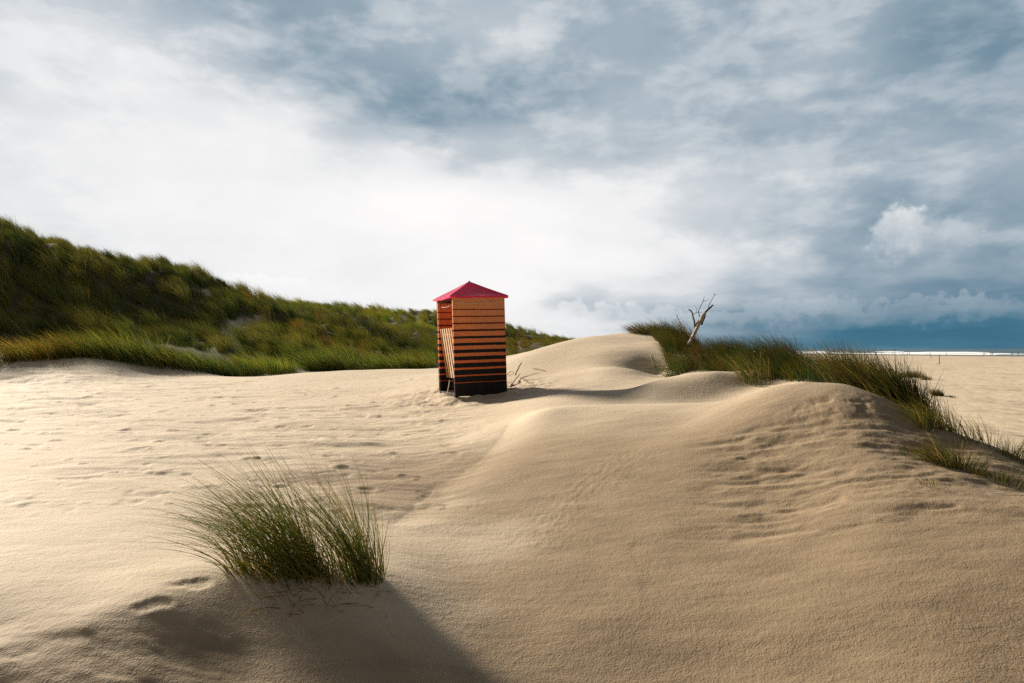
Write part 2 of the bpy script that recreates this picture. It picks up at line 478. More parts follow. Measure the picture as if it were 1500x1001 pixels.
def blade_material(name, trans=.30):
    m, t = mat(name)
    c = t.n('ShaderNodeAttribute', attribute_name='tint').outputs['Color']
    d = t.n('ShaderNodeBsdfPrincipled', inp={'Base Color': c, 'Roughness': .55, 'Specular IOR Level': .2})
    warm = t.mix(1.0, c, (1.15, 1.08, .65), 'MULTIPLY')
    tr = t.n('ShaderNodeBsdfTranslucent', inp={'Color': warm})
    mx = t.n('ShaderNodeMixShader', inp={0: trans, 1: d.outputs[0], 2: tr.outputs[0]})
    o = t.n('ShaderNodeOutputMaterial')
    t.link(mx.outputs[0], o.inputs[0])
    return m


SAND_A, SAND_B, SAND_C = (.55, .438, .305), (.60, .485, .345), (.45, .345, .225)
M_SAND = sand_material()
M_BLADE = blade_material('grass_blade')
M_FRESH = blade_material('fresh_grass_blade', .50)

# ------------------------------------------------------------------ mesh helpers


def mesh_np(name, verts, loops, starts, totals, mats, parent=None, smooth=False):
    me = bpy.data.meshes.new(name)
    me.vertices.add(len(verts))
    me.vertices.foreach_set('co', np.ascontiguousarray(verts, np.float32).ravel())
    me.loops.add(len(loops))
    me.loops.foreach_set('vertex_index', np.ascontiguousarray(loops, np.int32))
    me.polygons.add(len(starts))
    me.polygons.foreach_set('loop_start', np.ascontiguousarray(starts, np.int32))
    me.polygons.foreach_set('loop_total', np.ascontiguousarray(totals, np.int32))
    if smooth:
        me.polygons.foreach_set('use_smooth', np.ones(len(starts), bool))
    me.update(calc_edges=True)
    for mm in (mats if isinstance(mats, (list, tuple)) else [mats]):
        me.materials.append(mm)
    o = bpy.data.objects.new(name, me)
    C.objects.link(o)
    o.parent = parent
    return o


def tag(o, label=None, cat=None, group=None, kind=None):
    for k, v in (('label', label), ('category', cat), ('group', group), ('kind', kind)):
        if v:
            o[k] = v
    return o


def empty(name, loc, label, cat, group=None):
    o = bpy.data.objects.new(name, None)
    o.empty_display_size = .1
    o.location = loc
    C.objects.link(o)
    return tag(o, label, cat, group)


class MB:
    """collects boxes, tubes and faces; build() links them as one mesh object"""

    def __init__(s):
        s.v, s.f, s.sm = [], [], []

    def add(s, vs, fs, smooth=False):
        b = len(s.v)
        s.v += [tuple(x) for x in vs]
        s.f += [tuple(b + i for i in f) for f in fs]
        s.sm += [smooth] * len(fs)

    def beam(s, p, q, w, h, bev=.004, up=(0, 0, 1)):
        """a bar with chamfered long edges from p to q"""
        p, q = Vector(p), Vector(q)
        d = (q - p).normalized()
        x = d.cross(Vector(up))
        x = x.normalized() if x.length > 1e-4 else Vector((1, 0, 0))
        y = x.cross(d).normalized()
        a, b, e = w / 2, h / 2, min(bev, w * .3, h * .3)
        prof = [(-a + e, -b), (a - e, -b), (a, -b + e), (a, b - e), (a - e, b), (-a + e, b), (-a, b - e), (-a, -b + e)]
        vs = [p + x * i + y * j for i, j in prof] + [q + x * i + y * j for i, j in prof]
        fs = [(k, (k + 1) % 8, 8 + (k + 1) % 8, 8 + k) for k in range(8)] + [tuple(range(7, -1, -1)), tuple(range(8, 16))]
        s.add(vs, fs)

    def tube(s, pts, rads, n=8, cap=True):
        pts = [Vector(p) for p in pts]
        rings = []
        ref = Vector((.31, .2, .93))
        for i, p in enumerate(pts):
            d = (pts[min(i + 1, len(pts) - 1)] - pts[max(i - 1, 0)]).normalized()
            x = d.cross(ref)
            if x.length < .05:
                x = d.cross(Vector((1, 0, 0)))
            x.normalize()
            y = x.cross(d)
            rings.append([p + (x * math.cos(2 * math.pi * k / n) + y * math.sin(2 * math.pi * k / n)) * rads[i] for k in range(n)])
        vs = [v for r_ in rings for v in r_]
        fs = [(i * n + k, i * n + (k + 1) % n, (i + 1) * n + (k + 1) % n, (i + 1) * n + k) for i in range(len(pts) - 1) for k in range(n)]
        if cap:
            fs += [tuple(range(n - 1, -1, -1)), tuple((len(pts) - 1) * n + k for k in range(n))]
        s.add(vs, fs, True)

    def build(s, name, m, parent=None, label=None):
        me = bpy.data.meshes.new(name)
        me.from_pydata(s.v, [], s.f)
        me.polygons.foreach_set('use_smooth', s.sm)
        me.materials.append(m)
        me.update()
        o = bpy.data.objects.new(name, me)
        C.objects.link(o)
        o.parent = parent
        if label:
            o['label'] = label
        return o


# ------------------------------------------------------------------ the ground sheet
nt, nr = len(TH), len(RR)
V = np.stack([XG, YG, ZG + H], -1).reshape(-1, 3)
V = np.vstack([V, [[0, 0, H - 1.64]]])
ii, jj = np.meshgrid(np.arange(nt), np.arange(nr - 1), indexing='ij')
i2 = (ii + 1) % nt
quads = np.stack([ii * nr + jj, ii * nr + jj + 1, i2 * nr + jj + 1, i2 * nr + jj], -1).reshape(-1, 4)
ci = np.arange(nt)
tris = np.stack([np.full(nt, nt * nr), ci * nr, ((ci + 1) % nt) * nr], -1)
loops = np.r_[quads.ravel(), tris.ravel()]
totals = np.r_[np.full(len(quads), 4), np.full(len(tris), 3)]
starts = np.r_[0, np.cumsum(totals)[:-1]]
ground = mesh_np('ground', V, loops, starts, totals, M_SAND, smooth=True)
tag(ground, kind='structure')


def hill_line(u):
    return np.interp(u, [-400, 0, 60, 170, 330, 430, 520, 640, 740, 780, 860, 930, 960], [24.8, 25.0, 24.8, 25.4, 26.0, 27.0, 28.4, 29, 29.5, 30.5, 36, 60, 400])


def bare(X, Y):
    """sandy blow-outs of the hill face, 1 = no grass"""
    u = X / Y * F + 750
    n = fbm(X / 2.2, Y / 3.0, 101, 3)
    b = np.exp(-((u - (352 + (Y - 33) * 6)) / 26) ** 2 - ((Y - 34) / 4.0) ** 2) * 1.5
    b = np.maximum(b, np.exp(-((u - 300 - (Y - 38) * 10) / 22) ** 2 - ((Y - 39) / 2.2) ** 2) * .9)
    return np.clip(sst(.35, .75, b + .5 * n * (b > .05)), 0, 1)


RIDGE = [(4.75, 20.4), (4.85, 18.2), (4.75, 15.8), (4.85, 13.8), (5.15, 12.0), (5.25, 10.8), (5.2, 9.7), (5.05, 8.7), (5.0, 8.2)]
RWID = [.6, .95, 1.2, 1.3, 1.2, 1.05, .9, .6, .4]
ug, yg = np.where(YG > .3, XG / np.maximum(YG, .3), 0) * F + 750, YG
lit = np.zeros(XG.shape)
fr = YG > 2
lit[fr] = sst(-2.6, -.9, yg[fr] - hill_line(ug[fr])) * (1 - .92 * bare(XG[fr], YG[fr])) * (1 - sst(900, 980, ug[fr]))  # soil under grass; drawn forward to paint in the hill foot's shade
rd, rs_, rt = polyd(XG, YG, RIDGE)
rw = np.interp(rt, np.linspace(0, 1, len(RWID)), RWID)
lit = np.maximum(lit, .8 * (1 - sst(.75, 1.15, rd / rw)))
wet = sst(262, 300, XG) * (YG > 0)
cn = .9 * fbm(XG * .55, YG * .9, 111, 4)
crust_shade = sst(-.5, .5, (ug - 640 + 60 * (YG - 5.5)) / 260 + cn) * (1 - sst(7.6, 9.4, YG + .8 * cn)) * .85          # coarse shelly crust, darkened further to paint in foreground shade; rest is blown sand
crust_shade = np.maximum(crust_shade, .8 * (1 - sst(3.9, 4.6, YG + .4 * cn)) * sst(-.2, .6, cn + .5))  # nearest sand darkened in colour, standing in for foreground shade
crust_shade = np.where(np.abs(TG) > R(60), .5, crust_shade)
for nm, arr in (('litter_shade', lit), ('wet', wet), ('crust_shade', crust_shade)):
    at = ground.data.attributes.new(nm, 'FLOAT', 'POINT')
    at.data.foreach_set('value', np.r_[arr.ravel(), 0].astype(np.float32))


# ------------------------------------------------------------------ grass
def blades(name, roots, L, wd, lean, bend, col, seg=4, parent=None, tipcol=(1.25, 1.15, .9)):
    """marram blades: tapered strips that rise along lean and curve by bend; one mesh"""
    n = len(roots)
    dirv = lean / np.linalg.norm(lean, axis=1, keepdims=True)
    rv = RNG.normal(size=(n, 3)) * np.array([1, 1, .15])
    side = np.cross(dirv, rv)
    side /= np.linalg.norm(side, axis=1, keepdims=True) + 1e-9
    tt = np.linspace(0, 1, seg + 1)
    per = 2 * seg + 1
    Vt = np.empty((n, per, 3), np.float32)
    Ct = np.ones((n, per, 4), np.float32)
    tip = np.array(tipcol)
    for k, q in enumerate(tt):
        p = roots + L[:, None] * (q * dirv + q * q * bend)
        cc = col * (1 + (tip - 1) * q)
        if k < seg:
            w = (wd * (1 - q) ** .7 * .5)[:, None] * side
            Vt[:, 2 * k], Vt[:, 2 * k + 1] = p - w, p + w
            Ct[:, 2 * k, :3] = Ct[:, 2 * k + 1, :3] = cc
        else:
            Vt[:, 2 * k] = p
            Ct[:, 2 * k, :3] = cc
    f = []
    for k in range(seg - 1):
        f += [2 * k, 2 * k + 1, 2 * k + 3, 2 * k + 2]
    f += [2 * seg - 2, 2 * seg - 1, 2 * seg]
    loops = (np.arange(n)[:, None] * per + np.array(f)[None]).ravel()
    totals = np.tile(np.r_[np.full(seg - 1, 4), 3], n)
    starts = np.r_[0, np.cumsum(totals)[:-1]]
    o = mesh_np(name, Vt.reshape(-1, 3), loops, starts, totals, M_BLADE, parent)
    at = o.data.attributes.new('tint', 'FLOAT_COLOR', 'POINT')
    at.data.foreach_set('color', Ct.ravel())
    return o


GREEN, BLUEG, OLIVE = (.050, .085, .020), (.045, .085, .035), (.095, .095, .026)
YELL, STRAW, BROWN, DARK, RUST = (.20, .16, .030), (.34, .25, .11), (.13, .080, .032), (.030, .045, .014), (.17, .085, .022)


def pick(n, pal, jit=.25):
    """a colour for each blade from [(share, colour)...]"""
    p = np.array([a for a, _ in pal], float)
    k = RNG.choice(len(pal), n, p=p / p.sum())
    return np.array([c for _, c in pal])[k] * (1 + jit * RNG.uniform(-1, 1, (n, 1)))


def pick_by(h, pal, own=.3, jit=.18):
    """a colour for each bunch (h = its hash), with some blades going their own way"""
    p = np.cumsum([a for a, _ in pal], dtype=float)
    k = np.searchsorted(p / p[-1], np.clip(h, 0, .9999))
    q = RNG.uniform(0, 1, len(h)) < own
    k = np.where(q, RNG.permutation(k), k)
    return np.array([c for _, c in pal])[k] * (1 + jit * RNG.uniform(-1, 1, (len(h), 1)))


def tuft(name, base, r, h, n, pal, wd=.006, wind=(-.42, .04), spread=.35, droop=.12, seg=5, parent=None, mound=0.0, ry=None, lmin=.55, sink=.02, jit=.13):
    """blade roots scattered over an oval of the ground round base"""
    ry = ry or r
    q = np.sqrt(RNG.uniform(0, 1, n)) * (1 + .15 * RNG.normal(size=n))
    ph = RNG.uniform(0, 2 * np.pi, n)
    ox, oy = q * r * np.cos(ph), q * ry * np.sin(ph)
    X, Y = base[0] + ox, base[1] + oy
    roots = np.stack([X, Y, gz(X, Y) - sink], -1)
    L = h * (1 - .30 * q * q) * RNG.uniform(lmin, 1.12, n)
    lean = np.stack([spread * ox / r + RNG.normal(0, jit, n), spread * oy / ry + RNG.normal(0, jit, n), np.ones(n)], -1)
    lean[:, 0] += wind[0] * .5
    lean[:, 1] += wind[1] * .35
    bx = wind[0] * RNG.uniform(.45, 1.35, n) + .10 * ox / r + RNG.normal(0, .08, n)
    by = wind[1] + .10 * oy / ry + RNG.normal(0, .10, n)
    bend = np.stack([bx, by, -droop - .55 * (bx * bx + by * by)], -1)
    w = wd * RNG.uniform(.6, 1.25, n)
    if parent is not None:
        roots = roots - np.array(parent.location)
    return blades(name, roots, L, w, lean, bend, pick(n, pal), seg, parent)


# ---- the tuft in the foreground
b0 = hit(432, 836)
ft = empty('grass_tuft', b0, 'large wind-swept green tuft of marram grass alone in the near sand', 'grass tuft')
GPAL = [(3.5, (.085, .135, .030)), (1.6, BLUEG), (3.5, (.15, .155, .040)), (2, (.25, .20, .045)), (.6, DARK), (.5, STRAW)]


def fbase(u, v):
    return hit(u, v)


def near_clump(nm, u, v, r, ry, h, n, pal, wind, **kw):
    b = fbase(u, v)
    return b, tuft(nm, b, r, h, n, pal, wind=wind, parent=ft, ry=ry, **kw)


specs = [(400, 836, .17, .11, .90, 200, (-.54, .06), .16), (356, 838, .11, .07, .62, 75, (-.60, .04), .18), (446, 838, .12, .12, 1.08, 330, (-.56, .05), .10), (484, 844, .09, .11, .60, 70, (-.40, .05), .14),
         (526, 847, .085, .11, 1.02, 210, (-.42, .05), .08), (550, 850, .06, .07, .76, 80, (-.28, .03), .10), (440, 848, .35, .12, .42, 110, (-.5, -.1), .30)]
vv = []
obs = []
for (u, v, r, ry, h, n, wnd, spd) in specs:
    b, o = near_clump('green_blades', u, v, r, ry, h * 1.0, int(n * .95), GPAL, wnd, wd=.0066, spread=spd, seg=9, droop=.05, lmin=.70, jit=.20)
    obs.append(o)
    b, o = near_clump('dry_blades', u, v + 2, r * 1.1, ry * 1.2, h * .8, n // 7, [(3, YELL), (2, STRAW), (1, BROWN)], (wnd[0] * .8, -.1), wd=.0042, spread=.6, seg=8, droop=.18)
    obs.append(o)


def join_meshes(objs, name):
    """several blade meshes of one part become one mesh"""
    vs, lp, tot, tint, off = [], [], [], [], 0
    for o in objs:
        me = o.data
        a = np.empty(len(me.vertices) * 3, np.float32)
        me.vertices.foreach_get('co', a)
        l_ = np.empty(len(me.loops), np.int32)
        me.loops.foreach_get('vertex_index', l_)
        t_ = np.empty(len(me.polygons), np.int32)
        me.polygons.foreach_get('loop_total', t_)
        c_ = np.empty(len(me.vertices) * 4, np.float32)
        me.attributes['tint'].data.foreach_get('color', c_)
        vs.append(a.reshape(-1, 3))
        lp.append(l_ + off)
        tot.append(t_)
        tint.append(c_)
        off += len(me.vertices)
    par = objs[0].parent
    for o in objs:
        me = o.data
        bpy.data.objects.remove(o)
        bpy.data.meshes.remove(me)
    tot = np.concatenate(tot)
    o = mesh_np(name, np.vstack(vs), np.concatenate(lp), np.r_[0, np.cumsum(tot)[:-1]], tot, M_BLADE, par)
    at = o.data.attributes.new('tint', 'FLOAT_COLOR', 'POINT')
    at.data.foreach_set('color', np.concatenate(tint))
    return o


join_meshes([o for o in obs if o.name.startswith('green')], 'green_blades')
# fallen straw in front of the tuft
n = 54
uu_, vv_ = RNG.uniform(370, 575, n), RNG.uniform(845, 905, n)
roots = np.array([hit(u, v) for u, v in zip(uu_, vv_)]) - np.array(b0)
lean = np.stack([RNG.uniform(-1, .6, n), RNG.uniform(-.8, .2, n), RNG.uniform(.02, .45, n)], -1)
bend = np.stack([RNG.normal(0, .2, n), RNG.normal(0, .2, n), -RNG.uniform(.25, .5, n)], -1)
fs = blades('dry_blades', roots, RNG.uniform(.12, .34, n), np.full(n, .0055), lean, bend, pick(n, [(2, STRAW), (1, YELL), (1, BROWN)]), 6, ft)
join_meshes([o for o in obs if o.name.startswith('dry')] + [fs], 'dry_blades') if False else None
dry = [o for o in ft.children if o.name.startswith('dry')]
join_meshes(dry, 'dry_blades')

# ---- tufts along the right-hand ridge and on the beach
RG_ = 'grass tufts along the right-hand dune ridge'
RPAL = [(3, OLIVE), (4, GREEN), (2, DARK), (.9, BROWN), (.5, RUST), (.6, YELL)]
DPAL = [(3, DARK), (2, GREEN), (2, BROWN), (1.2, OLIVE), (.7, STRAW)]
SPAL = [(3, GREEN), (2, OLIVE), (2, YELL), (1, STRAW), (1, BROWN)]


def rtuft(base, r, h, n, pal, label, group=RG_, cat='grass tuft', **kw):
    o = tuft('grass_tuft', base, r, h, n, pal, **kw)
    return tag(o, label, cat, group)


rtuft(on(950, 20.4), .55, .55, 900, DPAL, 'low dark rounded grass tuft on the crest left of the dead branch', wd=.009, wind=(-.5, 0), ry=.4)
rtuft(on(1006, 14.1), .38, .72, 650, [(3, GREEN), (2, BLUEG), (2, OLIVE), (.7, YELL)], 'green grass tuft at the left foot of the ridge below the dead branch', wd=.008, wind=(-.55, 0))
rtuft(on(1150, 11.9), .42, .92, 800, RPAL, 'tallest grass tuft on the right ridge, standing up against the dark sky', wd=.007, wind=(-.45, 0))
rtuft(on(1107, 11.0), .28, .60, 420, [(2, GREEN), (3, OLIVE), (2, YELL), (.6, STRAW)], 'yellow-green grass tuft where the small sand hump meets the ridge', wd=.007, wind=(-.30, 0))
for (u, d, h, lab) in ((1238, 9.2, .72, 'upright dark grass tuft just behind the top of the near dune'), (1262, 8.95, .74, 'second dark grass tuft behind the right end of the near dune'), (1287, 8.75, .76, 'middle one of the dense dark tufts in the row right of the near dune'),
                       (1308, 8.45, .76, 'dense dark grass tuft near the right end of the dark row on the ridge'), (1330, 8.2, .66, 'last dark upright grass tuft at the right end of the dense row')):
    rtuft(on(u, d), .22, h * 1.28, 520, DPAL, lab, wd=.0095, wind=(-.26, 0), spread=.20, seg=5, lmin=.68)
for (u, v, r, h, n, wnd, lab) in ((1352, 624, .12, .40, 70, (-.3, 0), 'loose spiky grass tuft directly right of the dense dark row'), (1377, 628, .19, .50, 120, (-.42, 0), 'see-through grass tuft on the ridge line in front of the lone beach tuft'),
                                 (1418, 646, .10, .42, 26, (-.4, 0), 'thin tuft of a few long blades on the ridge line against the beach'), (1443, 652, .10, .44, 24, (-.25, 0), 'few tall curved blades at the outer end of the ridge line'),
                                 (1346, 671, .10, .22, 45, (-.4, 0), 'small sparse grass tuft on the shaded sand shelf, leftmost there'), (1387, 682, .13, .38, 150, (-.42, 0), 'fuller grass tuft on the shaded sand shelf below the ridge line'),
                                 (1412, 686, .13, .30, 80, (.22, 0), 'spreading grass tuft right beside the fuller one on the sand shelf'), (1473, 668, .08, .26, 26, (-.1, 0), 'thin upright blades low on the ridge end by the right picture edge'),
                                 (1494, 676, .14, .34, 80, (.45, 0), 'grass tuft leaning right at the right picture edge'), (1450, 700, .14, .14, 70, (-.2, 0), 'short yellowed grass tuft lying on the sand at the lower right shelf'),
                                 (1482, 712, .11, .24, 40, (.3, 0), 'sparse drooping tuft lowest on the right sand shelf'), (1362, 712, .07, .16, 14, (-.3, 0), 'few wispy blades poking from the dark sand below the shelf tufts'),
                                 (990, 507, .20, .34, 60, (-.3, 0), 'scattered thin blades in the sand beside the driftwood on the crest')):
    rtuft(hit(u, v), r * 1.1, h * 1.12, int(n * 1.7), [(1, YELL), (1, OLIVE), (.4, BROWN)] if 'yellowed' in lab else SPAL, lab, wd=.0062, wind=wnd, spread=.30, seg=6)
for (u, v, r, h, n, lab) in ((1326, 553, .7, 1.3, 200, 'small dark grass tuft on the beach, farthest left of the beach tufts'), (1343, 553, 1.0, 1.7, 380, 'widest dark grass tuft on the open beach'), (1357, 557, .6, 1.2, 180, 'small tuft at the right shoulder of the widest beach tuft'),
                             (1374, 580, .42, 1.05, 340, 'single dark round grass tuft nearest on the beach'), (1396, 583, .25, .4, 40, 'tiny sparse tuft just right of the nearest beach tuft')):
    rtuft(hit(u, v), r, h, n, DPAL, lab, 'grass tufts out on the beach', wd=.035, wind=(-.4, 0), seg=3, spread=.35)

# the closed mass of the ridge: nobody could count it
n = 30000
seg_i = RNG.choice(len(RIDGE) - 1, n, p=np.array([1.3, 2.0, 2.2, 2.2, 1.5, 1.0, .55, .2]) / 10.95)
tq = RNG.uniform(0, 1, n)
Rp, Rw = np.array(RIDGE), np.array(RWID)
c0, c1 = Rp[seg_i], Rp[seg_i + 1]
w_ = Rw[seg_i] * (1 - tq) + Rw[seg_i + 1] * tq
off = RNG.uniform(-1, 1, n)
XY = c0 + (c1 - c0) * tq[:, None] + np.stack([off * w_, RNG.normal(0, .15, n)], -1)
keep = fbm(XY[:, 0] * 1.3, XY[:, 1] * 1.3, 201, 3) > -.42 - .25 * (1 - np.abs(off)) + .30 * sst(11.5, 9.0, XY[:, 1])
keep &= ~((np.abs(XY[:, 0] - 4.15) < .40) & (XY[:, 1] < 16.15) & (XY[:, 1] > 14.2))      # open sand in front of the dead tree
XY, off = XY[keep], off[keep]
n = len(XY)
bx_, by_ = np.round(XY[:, 0] / .34 + .5 * vnoise(XY[:, 0] * 4, XY[:, 1] * 4, 7)), np.round(XY[:, 1] / .34)
clm = fbm(XY[:, 0] * 1.1, XY[:, 1] * 1.1, 203, 3)
L = .60 * (1 + .6 * clm) * (1 - .34 * sst(11.6, 9.6, XY[:, 1])) * RNG.uniform(.6, 1.15, n) * (1 - .25 * np.abs(off) ** 3)
own_ = _hash(bx_, by_, 211) - .5
L = L * (1 + .5 * own_)
lean = np.stack([RNG.normal(-.10, .17, n) + .2 * clm + .5 * own_, RNG.normal(0, .17, n), np.ones(n)], -1)
bx = -.42 * RNG.uniform(.5, 1.3, n)
bend = np.stack([bx, RNG.normal(0, .1, n), -.12 - .5 * bx * bx], -1)
tone = fbm(XY[:, 0] * .8 + 9, XY[:, 1] * .8, 205, 3)[:, None]
col = .70 * pick_by(_hash(bx_, by_, 209), RPAL, .35) * np.where(tone > .1, np.array([[1.12, 1.0, .85]]), np.array([[.9, 1.05, 1.0]]))
og = blades('dune_grass', np.stack([XY[:, 0], XY[:, 1], gz(XY[:, 0], XY[:, 1]) - .02], -1), L, .009 * RNG.uniform(.6, 1.3, n), lean, bend, col, 4)
tag(og, 'dark green and rusty marram grass massed along the right-hand dune ridge', kind='stuff')

# ---- left: tufts along the edge of the sand flat
LG = 'grass clumps along the far edge of the sand flat'
GLD, LIME = (.38, .29, .06), (.19, .235, .048)
Y1 = [(3, YELL), (2, GLD), (2, OLIVE), (2, LIME), (2, GREEN), (1.2, (.28, .15, .035)), (1, STRAW)]
G1 = [(3, GREEN), (4, LIME), (1.5, OLIVE), (1.6, YELL), (.8, BLUEG), (.6, GLD)]
G2 = [(5, LIME), (3, (.11, .17, .030)), (1.5, (.17, .19, .03)), (1, YELL)]
G3 = [(3, GREEN), (2, (.075, .13, .05)), (.6, DARK), (2.5, LIME), (1, OLIVE), (.6, YELL)]
for (u, d, r, ry, h, n, pal, lab) in (
        (8, 20.7, .45, .4, .70, 300, SPAL, 'thin olive grass clump cut off by the left picture edge'),
        (40, 21.2, .55, .5, .95, 520, Y1, 'rust and yellow grass clump leftmost of the full ones at the sand edge'),
        (78, 21.6, .60, .6, .95, 620, Y1, 'yellow-brown grass clump on the bare sand rise at the left'),
        (108, 21.9, .65, .7, 1.0, 700, [(3, YELL), (3, OLIVE), (2, GREEN), (1, RUST)], 'yellow-green grass clump on top of the shaded sand rise'),
        (142, 22.3, .70, .8, 1.05, 800, G1, 'tall green grass clump with the highest bright top at the left sand edge'),
        (176, 22.4, .70, .8, 1.0, 800, G1, 'grass clump where the lit sand rim starts right of the shaded rise'),
        (216, 22.8, .75, .8, 1.0, 850, G3, 'dark green grass clump overhanging the lit sand rim'),
        (256, 22.9, .75, .8, 1.0, 850, G1, 'grass clump with straw-coloured streaks above the sand rim'),
        (300, 23.1, .80, .8, .95, 850, G3, 'dark grass clump in the middle of the long clump row on the sand rim'),
        (342, 23.2, .80, .8, .85, 850, [(3, BLUEG), (3, GREEN), (1, OLIVE), (.6, YELL)], 'bluish green grass clump lowest at the sand rim'),
        (380, 24.3, .75, .7, .90, 850, G2, 'bright green rounded grass clump at the right end of the long row'),
        (412, 25.2, .60, .6, .80, 700, G2, 'bright fresh green grass clump beside the small sandy gap'),
        (472, 26.6, .70, .5, .95, 900, G3, 'dark upright grass clump just right of the small sandy gap'),
        (506, 27.0, .65, .5, .95, 800, G3, 'dark upright grass clump second right of the small sandy gap'),
        (546, 27.8, .65, .5, .90, 760, G3, 'green grass clump midway between sandy gap and striped cabin'),
        (582, 28.0, .65, .5, .90, 760, G3, 'green grass clump second left of the striped cabin'),
        (618, 28.4, .65, .5, .85, 760, G1, 'green grass clump directly left of the striped cabin')):
    o = tuft('grass_clump', on(u, d), r * .92, h * 1.34 * random.uniform(.78, 1.2), n, pal, wd=.014, wind=(-.45, .02), ry=ry, spread=.42, seg=4)
    o.data.materials[0] = M_FRESH
    tag(o, lab, 'grass clump', LG)


# ---- the hill: closed grass cover
def hill_grass(n, d0, d1, u0, u1, L0, w0, dens_pow=1.0, seg=3):
    y = np.exp(RNG.uniform(math.log(d0), math.log(d1), n)) if dens_pow else RNG.uniform(d0, d1, n)
    u = RNG.uniform(u0, u1, n)
    a = ray(750, 514)[0] + (u - 750) / F
    x = a * y
    k = y > hill_line(u) + RNG.uniform(0, 1.0, n)
    k &= RNG.uniform(0, 1, n) > bare(x, y) * .97
    x, y, u = x[k], y[k], u[k]
    # gather the roots into bunches
    cs = .85 * (y / 30) ** .5
    cx, cy = np.round(x / cs), np.round(y / cs)
    jx, jy = _hash(cx, cy, 301) - .5, _hash(cx, cy, 303) - .5
    pull = RNG.uniform(.2, .85, len(x))
    x = x + ((cx + .8 * jx) * cs - x) * pull
    y = y + ((cy + .8 * jy) * cs - y) * pull
    z = gz(x, y) - .03
    m = len(x)
    big = fbm(x / 3.0, y / 4.0, 311, 3)
    pat = fbm(x / 6.0 + 3, y / 9.0, 313, 4)
    own = _hash(cx, cy, 305)
    L = L0 * (1 + .6 * big + .9 * (own - .45)) * RNG.uniform(.55, 1.15, m)
    lean = np.stack([RNG.normal(-.22, .20, m) + (own - .5) * .3, RNG.normal(0, .2, m), np.ones(m)], -1)
    bx = -.50 * RNG.uniform(.5, 1.3, m)
    bend = np.stack([bx, RNG.normal(0, .12, m), -.10 - .5 * bx * bx], -1)
    c = pick_by(_hash(cx, cy, 307), [(4, OLIVE), (3, (.070, .092, .024)), (1.6, (.14, .128, .034)), (.35, BROWN), (.30, YELL), (1.2, DARK)], .35)
    warm = sst(-.1, .35, pat)[:, None]
    c = c * (np.array([.95, 1.02, 1.05]) * (1 - warm) + np.array([1.08, 1.08, .90]) * warm) * (1.15 + .6 * own[:, None])
    spur = (sst(420, 470, u) * (1 - sst(54, 58, y)) * sst(31, 35, y))[:, None]
    c = c * (1 - spur) + spur * c * np.array([.88, .86, .90])
    beyond = (sst(58, 62, y) * (1 - sst(700, 730, u)))[:, None]
    c = c * (1 - beyond) + beyond * c * np.array([1.45, 1.5, 1.1])
    flat = (sst(700, 745, u) * (1 - sst(62, 78, y)))[:, None]          # yellow meadow right of the cabin
    c = c * (1 - flat) + flat * pick(m, [(3, (.20, .17, .03)), (2, OLIVE), (1, (.10, .13, .03)), (1, RUST)])
    front = ((1 - sst(1.5, 4, y - hill_line(u))) * sst(360, 420, u))[:, None]
    c = c * (1 - .6 * front) + .6 * front * pick(m, G2)
    L = L * (1 - .35 * flat[:, 0])
    return blades('dune_grass', np.stack([x, y, z], -1), L, w0 * (y / 30) * RNG.uniform(.6, 1.3, m), lean, bend, c, seg)


hs = [hill_grass(190000, 22, 46, -330, 720, .88, .018), hill_grass(100000, 40, 85, -60, 760, .90, .014), hill_grass(70000, 60, 200, 380, 960, .95, .014, seg=2), hill_grass(50000, 27, 75, 640, 960, .70, .016)]
hg = join_meshes(hs, 'dune_grass')
tag(hg, 'olive and yellow marram grass covering the hills behind the sand flat', kind='stuff')

# ------------------------------------------------------------------ striped beach cabin


